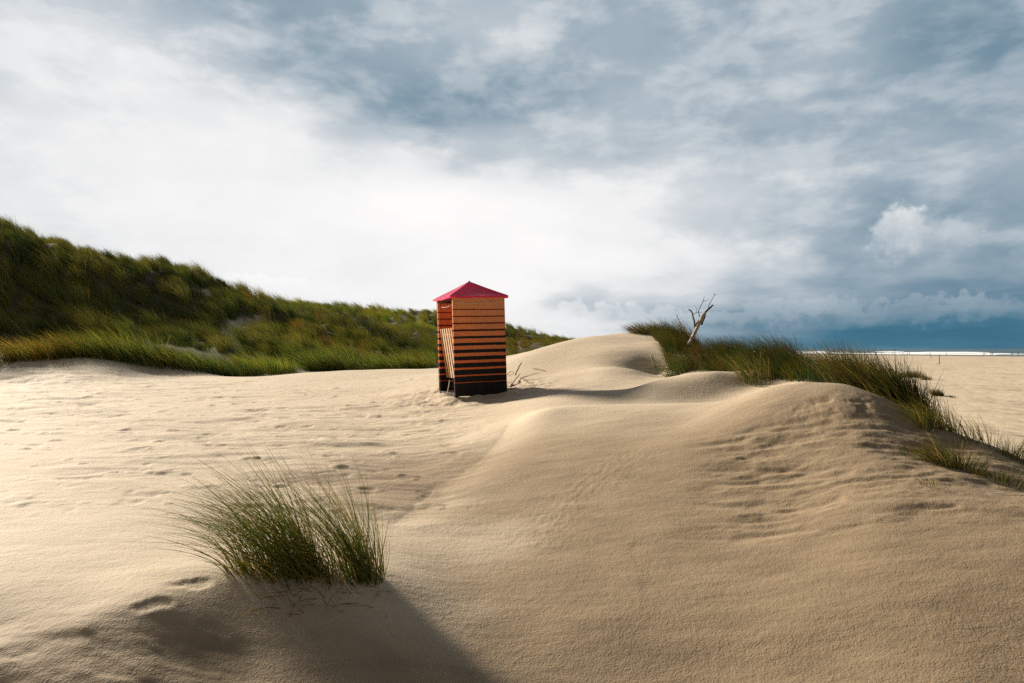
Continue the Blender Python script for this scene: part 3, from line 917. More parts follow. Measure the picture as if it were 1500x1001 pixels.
def stripe_material():
    m, t = mat('striped_canvas')
    tc = t.n('ShaderNodeTexCoord').outputs['Object']
    z = t.n('ShaderNodeSeparateXYZ', inp={0: tc}).outputs[2]
    wv = t.m('MULTIPLY', t.m('SUBTRACT', t.noise(tc, 3.0, 4, .5), .5), .012)
    z = t.m('ADD', z, wv)
    q = t.m('DIVIDE', t.m('SUBTRACT', 1.636, z), .1317)
    k = t.m('ROUND', q)
    f = t.m('MULTIPLY', t.m('ABSOLUTE', t.m('SUBTRACT', q, k)), .1317)
    half = t.m('ADD', t.m('ADD', .010, t.m('MULTIPLY', k, .002)), t.m('MULTIPLY', t.m('MULTIPLY', k, k), .00027))
    on_ = t.n('ShaderNodeMapRange', inp={'Value': t.m('SUBTRACT', half, f), 'From Min': -.0025, 'From Max': .0025}).outputs[0]
    on_ = t.m('MULTIPLY', on_, t.m('GREATER_THAN', k, -.5))
    on_ = t.m('MAXIMUM', on_, t.m('LESS_THAN', z, .200))
    base = t.ramp(t.m('DIVIDE', z, 2.0), [(.12, (.86, .15, .03)), (.5, (.83, .25, .085)), (.9, (.83, .35, .15))])
    fade = t.noise(tc, 2.4, 5, .6)
    base = t.mix(t.m('MULTIPLY', t.ss(fade, .4, .75), .35), base, (.55, .27, .15))
    st = t.mix(t.ss(k, 1.5, 3.5), (.20, .018, .008), (.012, .009, .010))
    c = t.mix(on_, base, st)
    dirt = t.m('MULTIPLY', t.ss(t.noise(tc, 22, 5, .65), .55, .8), .25)
    c = t.mix(dirt, c, (.20, .14, .09))
    bp = t.n('ShaderNodeBump', inp={'Height': t.noise(tc, 4.5, 3, .5), 'Strength': .6, 'Distance': .02})
    d = t.n('ShaderNodeBsdfPrincipled', inp={'Base Color': c, 'Roughness': .6, 'Specular IOR Level': .25, 'Normal': bp.outputs[0]})
    tr = t.n('ShaderNodeBsdfTranslucent', inp={'Color': c})
    mx = t.n('ShaderNodeMixShader', inp={0: .12, 1: d.outputs[0], 2: tr.outputs[0]})
    o = t.n('ShaderNodeOutputMaterial')
    t.link(mx.outputs[0], o.inputs[0])
    return m


def slat_material():
    m, t = mat('worn_slats')
    tc = t.n('ShaderNodeTexCoord').outputs['Object']
    n1 = t.noise(t.v('MULTIPLY', tc, (30, 30, 3.0)), 1.0, 5, .6)
    n2 = t.noise(t.v('MULTIPLY', tc, (8, 16, 1.2)), 1.0, 4, .6)
    z = t.n('ShaderNodeSeparateXYZ', inp={0: tc}).outputs[2]
    f = t.m('ADD', t.m('MULTIPLY_ADD', n1, .6, t.m('MULTIPLY', n2, .8)), t.m('MULTIPLY', z, .10))
    c = t.ramp(f, [(.52, (.46, .43, .38)), (.66, (.62, .58, .50)), (.76, (.62, .40, .20)), (.90, (.58, .20, .05))])
    d = t.n('ShaderNodeBsdfPrincipled', inp={'Base Color': c, 'Roughness': .7})
    o = t.n('ShaderNodeOutputMaterial')
    t.link(d.outputs[0], o.inputs[0])
    return m


M_STRIPE, M_SLAT = stripe_material(), slat_material()
def roof_material():
    m, t = mat('pink_vinyl')
    tc = t.n('ShaderNodeTexCoord').outputs['Object']
    c = t.mix(t.ss(t.noise(tc, 4.0, 6, .6), .35, .7), (.90, .040, .17), (.80, .030, .13))
    bp = t.n('ShaderNodeBump', inp={'Height': t.noise(t.v('MULTIPLY', tc, (3, 3, 9)), 1.5, 4, .5), 'Strength': .5, 'Distance': .02})
    d = t.n('ShaderNodeBsdfPrincipled', inp={'Base Color': c, 'Roughness': .40, 'Specular IOR Level': .6, 'Coat Weight': .3, 'Coat Roughness': .25, 'Normal': bp.outputs[0]})
    tr = t.n('ShaderNodeBsdfTranslucent', inp={'Color': c})
    mx = t.n('ShaderNodeMixShader', inp={0: .35, 1: d.outputs[0], 2: tr.outputs[0]})
    o = t.n('ShaderNodeOutputMaterial')
    t.link(mx.outputs[0], o.inputs[0])
    return m


M_ROOF = roof_material()
M_CORD = plain('pale_cord', (.62, .58, .50), .8)
M_DARKWOOD = plain('dark_wood', (.055, .036, .022), .8, .4, 9, .002)
M_PALEWOOD = plain('bleached_wood', (.42, .36, .29), .8, .3, 12, .003)
M_GREYWOOD = plain('grey_bark', (.17, .13, .10), .85, .4, 14, .003)

cz0 = pt(690, 577, 13.5).z
cab = empty('beach_cabin', (CX, CY, cz0), 'small striped orange and black beach cabin with pink roof and slatted opening', 'beach cabin')
cab.rotation_euler = (0, R(-1.4), R(22.5))
S = .525
for sx, sy in ((-1, -1), (1, -1), (1, 1), (-1, 1)):
    b = MB()
    b.beam((sx * (S - .03), sy * (S - .03), -.22), (sx * (S - .03), sy * (S - .03), 1.875), .05, .05, .005, up=(0, 1, 0))
    b.build('post', M_STRIPE, cab)


def panel(name, x0, y0, x1, y1, z0, z1, th, m, nu=14, nv=24, bow=.010):
    """a canvas sheet with a little slack, given thickness"""
    d = Vector((x1 - x0, y1 - y0, 0))
    nrm = Vector((d.y, -d.x, 0)).normalized()
    vs, fs = [], []
    for side in (0, 1):
        for j in range(nv + 1):
            for i in range(nu + 1):
                a, c = i / nu, j / nv
                o_ = -bow * math.sin(math.pi * a) * (.6 + .4 * math.sin(5 * c + 7 * a)) - side * th
                vs.append((x0 + d.x * a + nrm.x * o_, y0 + d.y * a + nrm.y * o_, z0 + (z1 - z0) * c))
    k = (nu + 1) * (nv + 1)
    for j in range(nv):
        for i in range(nu):
            p = j * (nu + 1) + i
            fs.append((p, p + 1, p + nu + 2, p + nu + 1))
            fs.append((k + p, k + p + nu + 1, k + p + nu + 2, k + p + 1))
    rim = [i for i in range(nu + 1)] + [(j + 1) * (nu + 1) - 1 for j in range(1, nv + 1)] + [nv * (nu + 1) + i for i in range(nu - 1, -1, -1)] + [j * (nu + 1) for j in range(nv - 1, 0, -1)]
    for a, c in zip(rim, rim[1:] + rim[:1]):
        fs.append((a, k + a, k + c, c))
    b = MB()
    b.add(vs, fs, False)
    return b.build(name, m, cab)


panel('side_panel', -S, -S - .004, S, -S - .004, .0, 1.872, .007, M_STRIPE)
panel('side_panel', S, S + .004, -S, S + .004, .055, 1.872, .007, M_STRIPE)
panel('back_panel', S + .004, -S, S + .004, S, .055, 1.872, .007, M_STRIPE)
panel('kick_board', -S + .20, S - .06, -S + .20, -S + .06, .10, .31, .016, M_STRIPE, bow=0)
for z in (.035, 1.84):
    b = MB()
    for (p, q) in (((-S + .03, -S + .06), (-S + .03, S - .06)), ((S - .03, -S + .06), (S - .03, S - .06))):
        b.beam((*p, z), (*q, z), .04, .045)
    for (p, q) in (((-S + .06, -S + .03), (S - .06, -S + .03)), ((-S + .06, S - .03), (S - .06, S - .03))):
        b.beam((*p, z + .004), (*q, z + .004), .04, .045)
    b.build('frame_rail', M_DARKWOOD, cab)
# slatted backrest leaning inside the opening
b = MB()
ns = 7
for k in range(ns):
    y = -S + .10 + k * (2 * S - .20) / (ns - 1)
    b.beam((-S + .03, y, 1.30), (-S + .15, y - .015, .325), .080, .007, .002, up=(-1, 0, 0))
for fz in (.12, .88):
    x = -S + .052 + .12 * fz
    z = 1.30 - .975 * fz
    b.beam((x + .02, -S + .07, z), (x + .02, S - .07, z), .02, .05)
b.build('slatted_backrest', M_SLAT, cab)
# roof: pyramid of vinyl, sagging between its hips, with a turned-down lip
e, za, ze = S + .060, 2.215, 1.895
vs, fs = [], []
nn = 12
for f in range(4):
    a0 = [(-e, -e), (e, -e), (e, e), (-e, e)][f]
    a1 = [(e, -e), (e, e), (-e, e), (-e, -e)][f]
    bb = len(vs)
    for j in range(nn + 1):
        for i in range(nn + 1):
            s_, q = i / nn, j / nn
            x = (a0[0] + (a1[0] - a0[0]) * s_) * (1 - q)
            y = (a0[1] + (a1[1] - a0[1]) * s_) * (1 - q)
            sag = -.030 * math.sin(math.pi * s_) * math.sin(math.pi * min(q + .12, 1)) - .008 * math.sin(9 * s_ + f) * (1 - q)
            vs.append((x, y, ze + (za - ze) * q + sag))
    for j in range(nn):
        for i in range(nn):
            p = bb + j * (nn + 1) + i
            fs.append((p, p + 1, p + nn + 2, p + nn + 1))
b = MB()
b.add(vs, fs, True)
roof = b.build('roof', M_ROOF, cab)
b = MB()
for f in range(4):
    a0 = [(-e, -e), (e, -e), (e, e), (-e, e)][f]
    a1 = [(e, -e), (e, e), (-e, e), (-e, -e)][f]
    q = []
    for i in range(nn + 1):
        s_ = i / nn
        x, y = a0[0] + (a1[0] - a0[0]) * s_, a0[1] + (a1[1] - a0[1]) * s_
        zz = ze - .030 * math.sin(math.pi * s_) * math.sin(math.pi * .12) - .008 * math.sin(9 * s_ + f)
        q += [(x, y, zz), (x * 1.004, y * 1.004, zz - .028 - .006 * math.sin(5 * s_ + 2 * f))]
    b.add(q, [(2 * i, 2 * i + 1, 2 * i + 3, 2 * i + 2) for i in range(nn)], True)
b.build('roof_edge', M_ROOF, roof)
b = MB()
for hx, hy in ((-1, -1), (1, -1), (1, 1), (-1, 1)):      # welted seams along the hips
    b.tube([(hx * e * (1 - q), hy * e * (1 - q), ze + (za - ze) * q + .001 - .006 * math.sin(math.pi * q)) for q in np.linspace(0, .97, 10)], [.0065] * 10, 6)
b.build('roof_seam', M_ROOF, roof)
b = MB()
b.tube([(0, 0, za - .01), (0, 0, za + .012), (0, 0, za + .02)], [.016, .016, .006], 10)
b.build('roof_cap', M_DARKWOOD, roof)
b = MB()
pts = [(-S + .06 + .0 * k, S - .12 - k * (2 * S - .14) / 10, 1.735 - .035 * math.sin(math.pi * k / 10) + .004 * k) for k in range(11)]
b.tube(pts, [.0055] * 11, 6)
pts = [(-S + k * 2 * S / 10, -S - .014, 1.80 - .035 * math.sin(math.pi * (k / 10) ** .8) - .02 * (1 - k / 10)) for k in range(11)]
b.tube(pts, [.0045] * 11, 6)
b.build('cord', M_CORD, cab)
b = MB()
b.tube([(-S - .02, -.28, .30), (-S - .03, -.24, .20), (-S - .035, -.18, .10), (-S - .05, -.12, .0)], [.010, .009, .008, .005], 6)
b.build('hanging_strap', M_CORD, cab)
b = MB()
b.beam((-S + .03, S - .06, .02), (-S + .03, -S + .06, -.01), .035, .05)
b.build('foot_rail', M_DARKWOOD, cab)

# ------------------------------------------------------------------ driftwood


def limb(mb, pts, d, w, jit=.012, n=8):
    """a crooked round limb through (u, v) points at depth d, widths in metres"""
    P3 = []
    W3 = []
    for i in range(len(pts) - 1):
        for k in range(4):
            q = k / 4
            P3.append(pt(pts[i][0] + (pts[i + 1][0] - pts[i][0]) * q, pts[i][1] + (pts[i + 1][1] - pts[i][1]) * q, d[i] + (d[i + 1] - d[i]) * q) + Vector((random.uniform(-1, 1), random.uniform(-1, 1), random.uniform(-1, 1))) * jit * (1 if (i or k) else 0))
            W3.append((w[i] + (w[i + 1] - w[i]) * q) * random.uniform(.88, 1.12))
    P3.append(pt(*pts[-1], d[-1]))
    W3.append(w[-1])
    mb.tube(P3, W3, n)
    return P3


def zp(*xy):
    return [(980 + x / 10, 420 + y / 10) for x, y in xy]


TD = 16.1
tb = on(1011, TD)
dead = empty('dead_tree', tb, 'bleached bare forked dead tree leaning out of the ridge grass', 'dead tree')


def tpart(name, m, fn):
    b = MB()
    fn(b)
    o = b.build(name, m, dead)
    o.matrix_parent_inverse = Matrix.Translation(-tb)
    return o


J = .010
tpart('trunk', M_PALEWOOD, lambda b: limb(b, zp((290, 850), (335, 750), (395, 640), (445, 530), (495, 430), (530, 378)), [TD] * 6, [.036, .040, .042, .038, .038, .030], .008, 10))
tpart('branch', M_DARKWOOD, lambda b: limb(b, zp((528, 382), (585, 322), (642, 275)), [TD, TD, TD + .1], [.026, .022, .019], J))
tpart('branch', M_GREYWOOD, lambda b: (limb(b, zp((370, 660), (376, 580), (352, 430), (322, 350)), [TD + .05] * 4, [.022, .020, .018, .017], J), limb(b, zp((324, 356), (284, 334)), [TD + .05] * 2, [.017, .014], .004)))
tpart('branch', M_DARKWOOD, lambda b: (limb(b, zp((392, 640), (400, 545), (470, 462)), [TD + .15] * 3, [.024, .022, .018], J), limb(b, zp((470, 560), (515, 470), (540, 400)), [TD + .08] * 3, [.022, .020, .016], J)))
tpart('twig', M_DARKWOOD, lambda b: (limb(b, zp((572, 318), (590, 260), (620, 200), (665, 125), (668, 104)), [TD + .05] * 5, [.009, .008, .007, .006, .003], .006, 6), limb(b, zp((662, 128), (694, 108)), [TD + .05] * 2, [.006, .003], .003, 6)))
tpart('twig', M_DARKWOOD, lambda b: (limb(b, zp((452, 445), (430, 360), (462, 290), (500, 220), (512, 170), (522, 138)), [TD + .1] * 6, [.010, .009, .008, .007, .005, .003], .006, 6), limb(b, zp((500, 220), (545, 208), (588, 176)), [TD + .1] * 3, [.006, .005, .003], .006, 6),
                                 limb(b, zp((350, 420), (385, 388), (430, 372), (488, 380)), [TD + .12] * 4, [.007, .007, .005, .003], .006, 6), limb(b, zp((405, 385), (402, 320), (368, 278)), [TD + .12] * 3, [.005, .004, .002], .006, 6)))
tpart('pale_branch', M_PALEWOOD, lambda b: limb(b, zp((318, 745), (262, 670), (215, 610), (150, 505), (125, 460), (110, 412)), [TD - .05] * 6, [.014, .013, .012, .012, .010, .012], .008, 7))

# branched driftwood on the crest, left of the tree
w0 = hit(976, 500)
dw = empty('driftwood', w0, 'small grey branched driftwood piece on the sand crest beside the dead tree', 'driftwood')
D = w0.y
for nm, m, q in (('trunk', M_GREYWOOD, lambda b: (limb(b, [(970, 500), (975, 495.5), (978.5, 491.5), (978.7, 481)], [D - .1, D, D, D], [.030, .034, .026, .012], .01), limb(b, [(978, 492), (979, 497), (977, 500.5)], [D, D, D], [.03, .034, .03], .008))),
                 ('branch', M_DARKWOOD, lambda b: (limb(b, [(980, 500), (985, 495), (988, 493)], [D + .05] * 3, [.014, .012, .008], .008, 6), limb(b, [(979, 493), (985, 492), (983, 489)], [D + .05] * 3, [.014, .012, .006], .008, 6)))):
    b = MB()
    q(b)
    o = b.build(nm, m, dw)
    o.matrix_parent_inverse = Matrix.Translation(-w0)


def stick(us, w, m, label, lift=.01, name='driftwood_stick'):
    w *= .72
    P3 = [hit(u, v) + Vector((0, 0, lift)) if dz is None else hit(u, v) + Vector((0, 0, dz)) for u, v, dz in us]
    q, ww = [], []
    for i in range(len(P3) - 1):
        for k in range(5):
            q.append(P3[i].lerp(P3[i + 1], k / 5) + Vector((random.uniform(-1, 1), random.uniform(-1, 1), random.uniform(-1, 1))) * w * .25)
            ww.append(w * random.uniform(.8, 1.15) * (1 - .35 * (i + k / 5) / (len(P3) - 1)))
    q.append(P3[-1])
    ww.append(w * .5)
    b = MB()
    b.tube(q, ww, 8)
    return tag(b.build(name, m), label, 'driftwood', 'driftwood lying by the cabin')


stick([(749, 566, .02), (755, 559, .05), (762, 552, .06)], 0.025, M_PALEWOOD, 'thickest pale driftwood stick lying in the sand right of the cabin')
stick([(755, 555, .08), (759, 550, .14), (764, 545, .22)], 0.020, M_DARKWOOD, 'dark driftwood stick sticking up behind the pale stick right of the cabin')
stick([(763, 555, .03), (767, 558, .03), (773, 561, .02)], 0.016, M_DARKWOOD, 'short dark driftwood stick right of the pale stick by the cabin')
stick([(747, 569, .02), (755, 566, .03), (763, 563, .03)], 0.017, M_DARKWOOD, 'dark driftwood stick lying in front of the pale stick by the cabin')
stick([(743, 551, .02), (748, 547.5, .05), (753, 548, .03)], 0.011, M_GREYWOOD, 'thin curved driftwood twig close to the cabin right corner')
stick([(780, 541.5, .02), (790, 543, .03), (799, 545, .02)], 0.013, M_GREYWOOD, 'thin twig half buried in the lit slope beyond the cabin')
b = MB()
q0 = hit(959.5, 537.5)
limb(b, [(959.8, 538.5), (958, 531), (954, 520.5)], [q0.y, q0.y - .03, q0.y - .05], [.022, .026, .018], .012)
tag(b.build('driftwood_stick', M_PALEWOOD), 'pale stick standing upright in the shaded hollow below the dune crest', 'driftwood')

# ------------------------------------------------------------------ people on the beach


def person_material(name, top, legs, hair=(.03, .02, .015)):
    m, t = mat(name)
    z = t.n('ShaderNodeSeparateXYZ', inp={0: t.n('ShaderNodeTexCoord').outputs['Object']}).outputs[2]
    c = t.ramp(t.m('DIVIDE', z, 1.8), [(0, (.02, .018, .016)), (.045, legs), (.50, top), (.845, (.42, .25, .17))], 'CONSTANT')
    d = t.n('ShaderNodeBsdfPrincipled', inp={'Base Color': c, 'Roughness': .8})
    o = t.n('ShaderNodeOutputMaterial')
    t.link(d.outputs[0], o.inputs[0])
    return m


M_HAIR = plain('dark_hair', (.03, .02, .015), .8)
JOINTS = [((0, 0, .95), .125), ((0, 0, 1.15), .115), ((0, 0, 1.36), .130), ((0, .0, 1.50), .050), ((0, -.01, 1.60), .085), ((0, -.01, 1.70), .075),
          ((.17, 0, 1.40), .062), ((.24, .02, 1.14), .045), ((.24, -.08, .92), .034), ((.245, -.10, .82), .030),
          ((-.17, 0, 1.40), .062), ((-.24, .03, 1.14), .045), ((-.24, .0, .90), .034), ((-.245, -.01, .80), .030),
          ((.10, 0, .88), .090), ((.11, -.10, .50), .062), ((.11, -.03, .09), .042), ((.11, -.16, .04), .036),
          ((-.10, 0, .88), .090), ((-.11, .06, .50), .062), ((-.11, .20, .11), .042), ((-.11, .09, .04), .036)]
BONES = [(0, 1), (1, 2), (2, 3), (3, 4), (4, 5), (2, 6), (6, 7), (7, 8), (8, 9), (2, 10), (10, 11), (11, 12), (12, 13), (0, 14), (14, 15), (15, 16), (16, 17), (0, 18), (18, 19), (19, 20), (20, 21)]
body_me = None


def person(loc, rz, m, label, group=None, s=1.0):
    global body_me
    if body_me is None:
        me = bpy.data.meshes.new('body')
        me.from_pydata([p for p, _ in JOINTS], BONES, [])
        o = bpy.data.objects.new('body', me)
        C.objects.link(o)
        sk = o.modifiers.new('skin', 'SKIN')
        for v_, (_, r_) in zip(me.skin_vertices[0].data, JOINTS):
            v_.radius = (r_, r_ * .8)
        me.skin_vertices[0].data[0].use_root = True
        o.modifiers.new('sub', 'SUBSURF').levels = 1
        dg = bpy.context.evaluated_depsgraph_get()
        body_me = bpy.data.meshes.new_from_object(o.evaluated_get(dg))
        bpy.data.objects.remove(o)
    me = body_me.copy()
    me.materials.clear()
    me.materials.append(m)
    p = tag(bpy.data.objects.new('person', me), label, 'person', group)
    p.location, p.rotation_euler, p.scale = loc, (0, 0, rz), (s, s, s)
    C.objects.link(p)
    b = MB()
    vs, fs = [], []
    for j in range(5):
        for i in range(10):
            th, ph = math.pi * .5 * j / 4, 2 * math.pi * i / 10
            vs.append((.095 * math.sin(th + .05) * math.cos(ph), .005 + .105 * math.sin(th + .05) * math.sin(ph), 1.66 + .115 * math.cos(th)))
    fs = [(j * 10 + i, j * 10 + (i + 1) % 10, (j + 1) * 10 + (i + 1) % 10, (j + 1) * 10 + i) for j in range(4) for i in range(10)]
    b.add(vs, fs, True)
    b.build('hair', M_HAIR, p)
    return p


PM = [person_material('dark_clothes', (.02, .02, .025), (.025, .028, .04)), person_material('navy_clothes', (.02, .03, .06), (.03, .03, .03)), person_material('brown_clothes', (.09, .04, .03), (.02, .02, .025))]
PRED = person_material('red_jacket', (.55, .02, .03), (.40, .02, .03))
rp = on(868.3, 150)
person(rp, R(160), PRED, 'person in red seen small and far behind the crest of the sand dune')
wp = pt(1364, 527.2, 318)
wp.z = float(gz(wp.x, wp.y))
person(wp, R(60), PM[0], 'dark clad person walking on the beach next to the thin pole')
ORD = ['first', 'second', 'third', 'fourth', 'fifth', 'sixth', 'seventh', 'eighth', 'ninth', 'tenth', 'eleventh', 'twelfth', 'thirteenth', 'fourteenth', 'fifteenth', 'sixteenth', 'seventeenth', 'eighteenth', 'nineteenth']
pu = [1227.3, 1230.5, 1241.5, 1307, 1322.5, 1329.5, 1332, 1357.5, 1361, 1363, 1386.3, 1440.4, 1442.6, 1451.3, 1453.6, 1480.6, 1483, 1491.5]
for k, u in enumerate(pu):
    a = ray(u, 514)[0]
    d = 318.0 / a if k != 2 else 250 / a
    x = a * d
    person((x, d, float(gz(x, d))), random.uniform(0, 6.28), PM[k % 2], 'tiny dark person at the far surf line, %s from the left' % ORD[k], 'people along the surf line', 1.12)
# thin pole on the beach
pb = hit(1376.2, 533.5, 60, 400)
b = MB()
b.tube([pb + Vector((0, 0, -.3)), pb + Vector((0, 0, 1.4)), pb + Vector((.02, 0, 2.75))], [.10, .09, .08], 8)
b.tube([pb + Vector((-1.1, -.1, .05)), pb + Vector((0, -.12, .12))], [.05, .06], 6)
tag(b.build('pole', M_DARKWOOD), 'thin dark pole standing alone on the open beach', 'pole')

# ------------------------------------------------------------------ sea
m, t = mat('sea_water')
foam = t.n('ShaderNodeAttribute', attribute_name='foam').outputs['Fac']
pos = t.n('ShaderNodeNewGeometry').outputs['Position']
nz = t.noise(t.v('MULTIPLY', pos, (.09, .03, 1)), 1.0, 6, .65)
fo = t.ss(t.m('ADD', foam, t.m('MULTIPLY', t.m('SUBTRACT', nz, .5), .9)), .42, .62)
c = t.mix(fo, (.035, .075, .095), (.86, .86, .85))
bp = t.n('ShaderNodeBump', inp={'Height': t.noise(t.v('MULTIPLY', pos, (.5, .2, 1)), 1.0, 5, .6), 'Strength': .4, 'Distance': .6})
rg = t.m('MULTIPLY_ADD', fo, .55, .35)
d_ = t.n('ShaderNodeBsdfPrincipled', inp={'Base Color': c, 'Roughness': rg, 'Specular IOR Level': .25, 'Normal': bp.outputs[0]})
o_ = t.n('ShaderNodeOutputMaterial')
t.link(d_.outputs[0], o_.inputs[0])
M_SEA = m
xs = np.r_[np.arange(300, 1100, 2.5), np.geomspace(1100, 46000, 60)]
ys = np.r_[np.linspace(-20000, 150, 30), np.arange(170, 2600, 14.0), np.geomspace(2600, 46000, 60)]
XS, YS = np.meshgrid(xs, ys, indexing='ij')
ZS = np.zeros(XS.shape)
FS = np.zeros(XS.shape)
shore = 318 + 6 * fbm(YS / 60, YS * 0, 401, 3)
for k, (x0, hgt) in enumerate(((345, .35), (372, .6), (405, .8), (445, 1.0), (490, 1.1), (545, 1.1), (610, 1.0), (700, .9))):
    ln = x0 + 16 * fbm(YS / 140, YS * 0 + k, 403 + k, 3)
    act = sst(-.25 + .05 * k, .3 + .05 * k, fbm(YS / 110, YS * 0 + 3 * k, 431 + k, 3) + .12)
    q = XS - ln
    ZS += hgt * act * np.where(q < 0, np.exp(-(q / 3.0) ** 2), np.exp(-(q / 9.0) ** 2))
    FS = np.maximum(FS, act * np.where(q < 0, np.exp(-(q / 6) ** 2), np.exp(-(q / 5.0) ** 2)) * 1.2)
    FS = np.maximum(FS, act * .85 * np.exp(-np.clip(q, 0, 1e9) / 3) * np.exp(-np.clip(-q, 0, 1e9) / (45 if k < 6 else 22)))
FS = np.maximum(FS, .50 * (1 - sst(430, 560, XS)))
FS = np.where(XS < shore + 10, .2, FS)
ZS += .12 * fbm(XS / 14, YS / 30, 441, 3) * (XS < 1200)
ns_, ms_ = XS.shape
i_, j_ = np.meshgrid(np.arange(ns_ - 1), np.arange(ms_ - 1), indexing='ij')
qd = np.stack([i_ * ms_ + j_, (i_ + 1) * ms_ + j_, (i_ + 1) * ms_ + j_ + 1, i_ * ms_ + j_ + 1], -1).reshape(-1, 4)
sea = mesh_np('sea', np.stack([XS, YS, ZS], -1).reshape(-1, 3), qd.ravel(), np.arange(0, len(qd) * 4, 4), np.full(len(qd), 4), M_SEA, smooth=True)
at = sea.data.attributes.new('foam', 'FLOAT', 'POINT')
at.data.foreach_set('value', FS.ravel().astype(np.float32))
tag(sea, kind='structure')

# ------------------------------------------------------------------ light and sky
SUN_EL, SUN_AZ = R(25), R(-50)               # azimuth from the view axis, minus = left
sd = Vector((math.sin(SUN_AZ) * math.cos(SUN_EL), math.cos(SUN_AZ) * math.cos(SUN_EL), math.sin(SUN_EL)))
sl = bpy.data.lights.new('sun', 'SUN')
sl.energy, sl.angle, sl.color = 5.0, R(9.0), (1.0, .905, .765)
so = bpy.data.objects.new('sun', sl)
so.rotation_euler = sd.to_track_quat('Z', 'Y').to_euler()
so.location = sd * 60
C.objects.link(so)

world = bpy.data.worlds.new('World')
scn.world = world
world.use_nodes = True
t = NT(world.node_tree)
gen = t.n('ShaderNodeTexCoord').outputs['Generated']
dirv = t.v('NORMALIZE', gen)
sep = t.n('ShaderNodeSeparateXYZ', inp={0: dirv})
dx, dy, dz = sep.outputs
az = t.m('ARCTAN2', dx, dy)
el = t.m('ARCSINE', dz)
ae = t.n('ShaderNodeCombineXYZ', inp={0: az, 1: el, 2: 0.0}).outputs[0]


def azel(u, v):
    a, s = ray(u, v)
    return math.atan(a), math.atan2(s, math.hypot(1, a))


# cloud deck coordinates (a flat layer high above), so that the cloud grain closes up towards the horizon
zc = t.m('ADD', t.m('MAXIMUM', dz, 0.0), .30)
deck = t.n('ShaderNodeCombineXYZ', inp={0: t.m('DIVIDE', dx, zc), 1: t.m('DIVIDE', dy, zc), 2: 0.0}).outputs[0]
wn = t.n('ShaderNodeTexNoise', inp={'Vector': deck, 'Scale': 1.1, 'Detail': 6, 'Roughness': .55}).outputs['Color']
warp = t.v('MULTIPLY', t.v('SUBTRACT', wn, (.5, .5, .5)), (.34, .17, 0))
aw = t.v('ADD', ae, warp)
BLOB = [  # u, v, brightness, half-widths (px)
    (0, 60, .86), (0, 200, .98), (0, 320, .95), (150, 40, .86), (150, 130, .97), (150, 330, .89), (250, 250, 1.0), (290, 40, .66), (300, 120, .85), (400, 10, .40), (400, 70, .45), (380, 190, .96),
    (450, 330, .97), (500, 20, .52), (500, 110, .40), (520, 190, .80), (620, 30, .68), (610, 140, .34), (600, 230, .95), (600, 330, 1.0), (700, 40, .68), (720, 130, .38), (700, 220, .72), (760, 20, .80), (750, 300, .98), (820, 120, .46), (820, 210, .68), (850, 40, .64),
    (900, 290, .88), (950, 120, .58), (950, 200, .68), (980, 40, .60), (1000, 270, .82), (1080, 50, .48), (1080, 140, .52), (1100, 220, .64), (1100, 290, .86), (1200, 40, .60), (1200, 120, .60), (1220, 240, .66), (1150, 325, .66),
    (1320, 30, .46), (1300, 110, .52), (1330, 190, .58), (1300, 265, .78), (1440, 30, .46), (1480, 110, .48), (1420, 200, .62), (1480, 260, .72), (1450, 310, .50), (1560, 60, .40), (1560, 200, .45), (1600, 330, .35),
    (1000, 350, .92), (1150, 368, .90), (850, 380, .96), (700, 400, .95), (500, 410, .88), (300, 390, .88), (1220, 345, .70), (1300, 395, .36), (1450, 345, .72), (1480, 385, .26), (1380, 410, .30),
    (1180, 405, .60), (1060, 400, .80), (950, 410, .86), (1000, 440, .55), (900, 435, .72), (1100, 440, .48), (1250, 430, .38), (1400, 432, .32), (1500, 430, .16), (1060, 475, .46), (1180, 480, .24), (1300, 490, .05), (1450, 490, -.04), (1560, 470, .04), (960, 480, .62), (870, 485, .86), (800, 470, .85), (600, 470, .93), (1200, 508, .32), (1330, 510, .06), (1450, 512, -.04),
    (-250, 100, .80), (-250, 330, .85), (-500, 200, .7), (1800, 150, .35), (1800, 420, .08), (300, -200, .5), (750, -250, .42), (1200, -250, .45), (750, -700, .30), (200, -600, .36),
]
# the brightness map of the deck, blended from the samples and held as products of curves over azimuth and height
NA_, NE_ = 32, 32
ga = np.linspace(-.86, .86, NA_)
ge = np.linspace(0, 1, NE_) ** 2 * .80
GA, GE = np.meshgrid(ga, ge, indexing='ij')
num, den = np.full(GA.shape, .0006 * .3), np.full(GA.shape, .0006)
for (u, v, bv) in BLOB:
    bv += .10 if (v < 260 and u > 350 and bv < .62) else 0.0
    a0, e0 = azel(u, v)
    wide = .075 if -50 < u < 1550 and v > -50 else .25
    low = .022 if (v > 330 and u > 780) else (.045 if wide < .1 else .2)
    w = np.exp(-((GA - a0) / wide) ** 2 - ((GE - e0) / low) ** 2)
    num, den = num + w * bv, den + w
FLD = num / den
U_, S_, Vt_ = np.linalg.svd(FLD)
sx = t.n('ShaderNodeSeparateXYZ', inp={0: aw}).outputs
fa = t.m('MULTIPLY_ADD', sx[0], 1 / 1.72, .5, clamp=True)
fe = t.m('SQRT', t.m('DIVIDE', t.m('MAXIMUM', sx[1], 0), .80), clamp=True)


def curve3(fac, cols):
    """three curves in one ramp, rescaled to 0..1 and back"""
    lo, hi = cols.min(), cols.max()
    q = (cols - lo) / (hi - lo)
    r_ = t.ramp(fac, [(i / 31, tuple(q[i])) for i in range(32)], 'CARDINAL')
    return t.v('ADD', t.v('MULTIPLY', r_, (hi - lo,) * 3), (lo,) * 3)


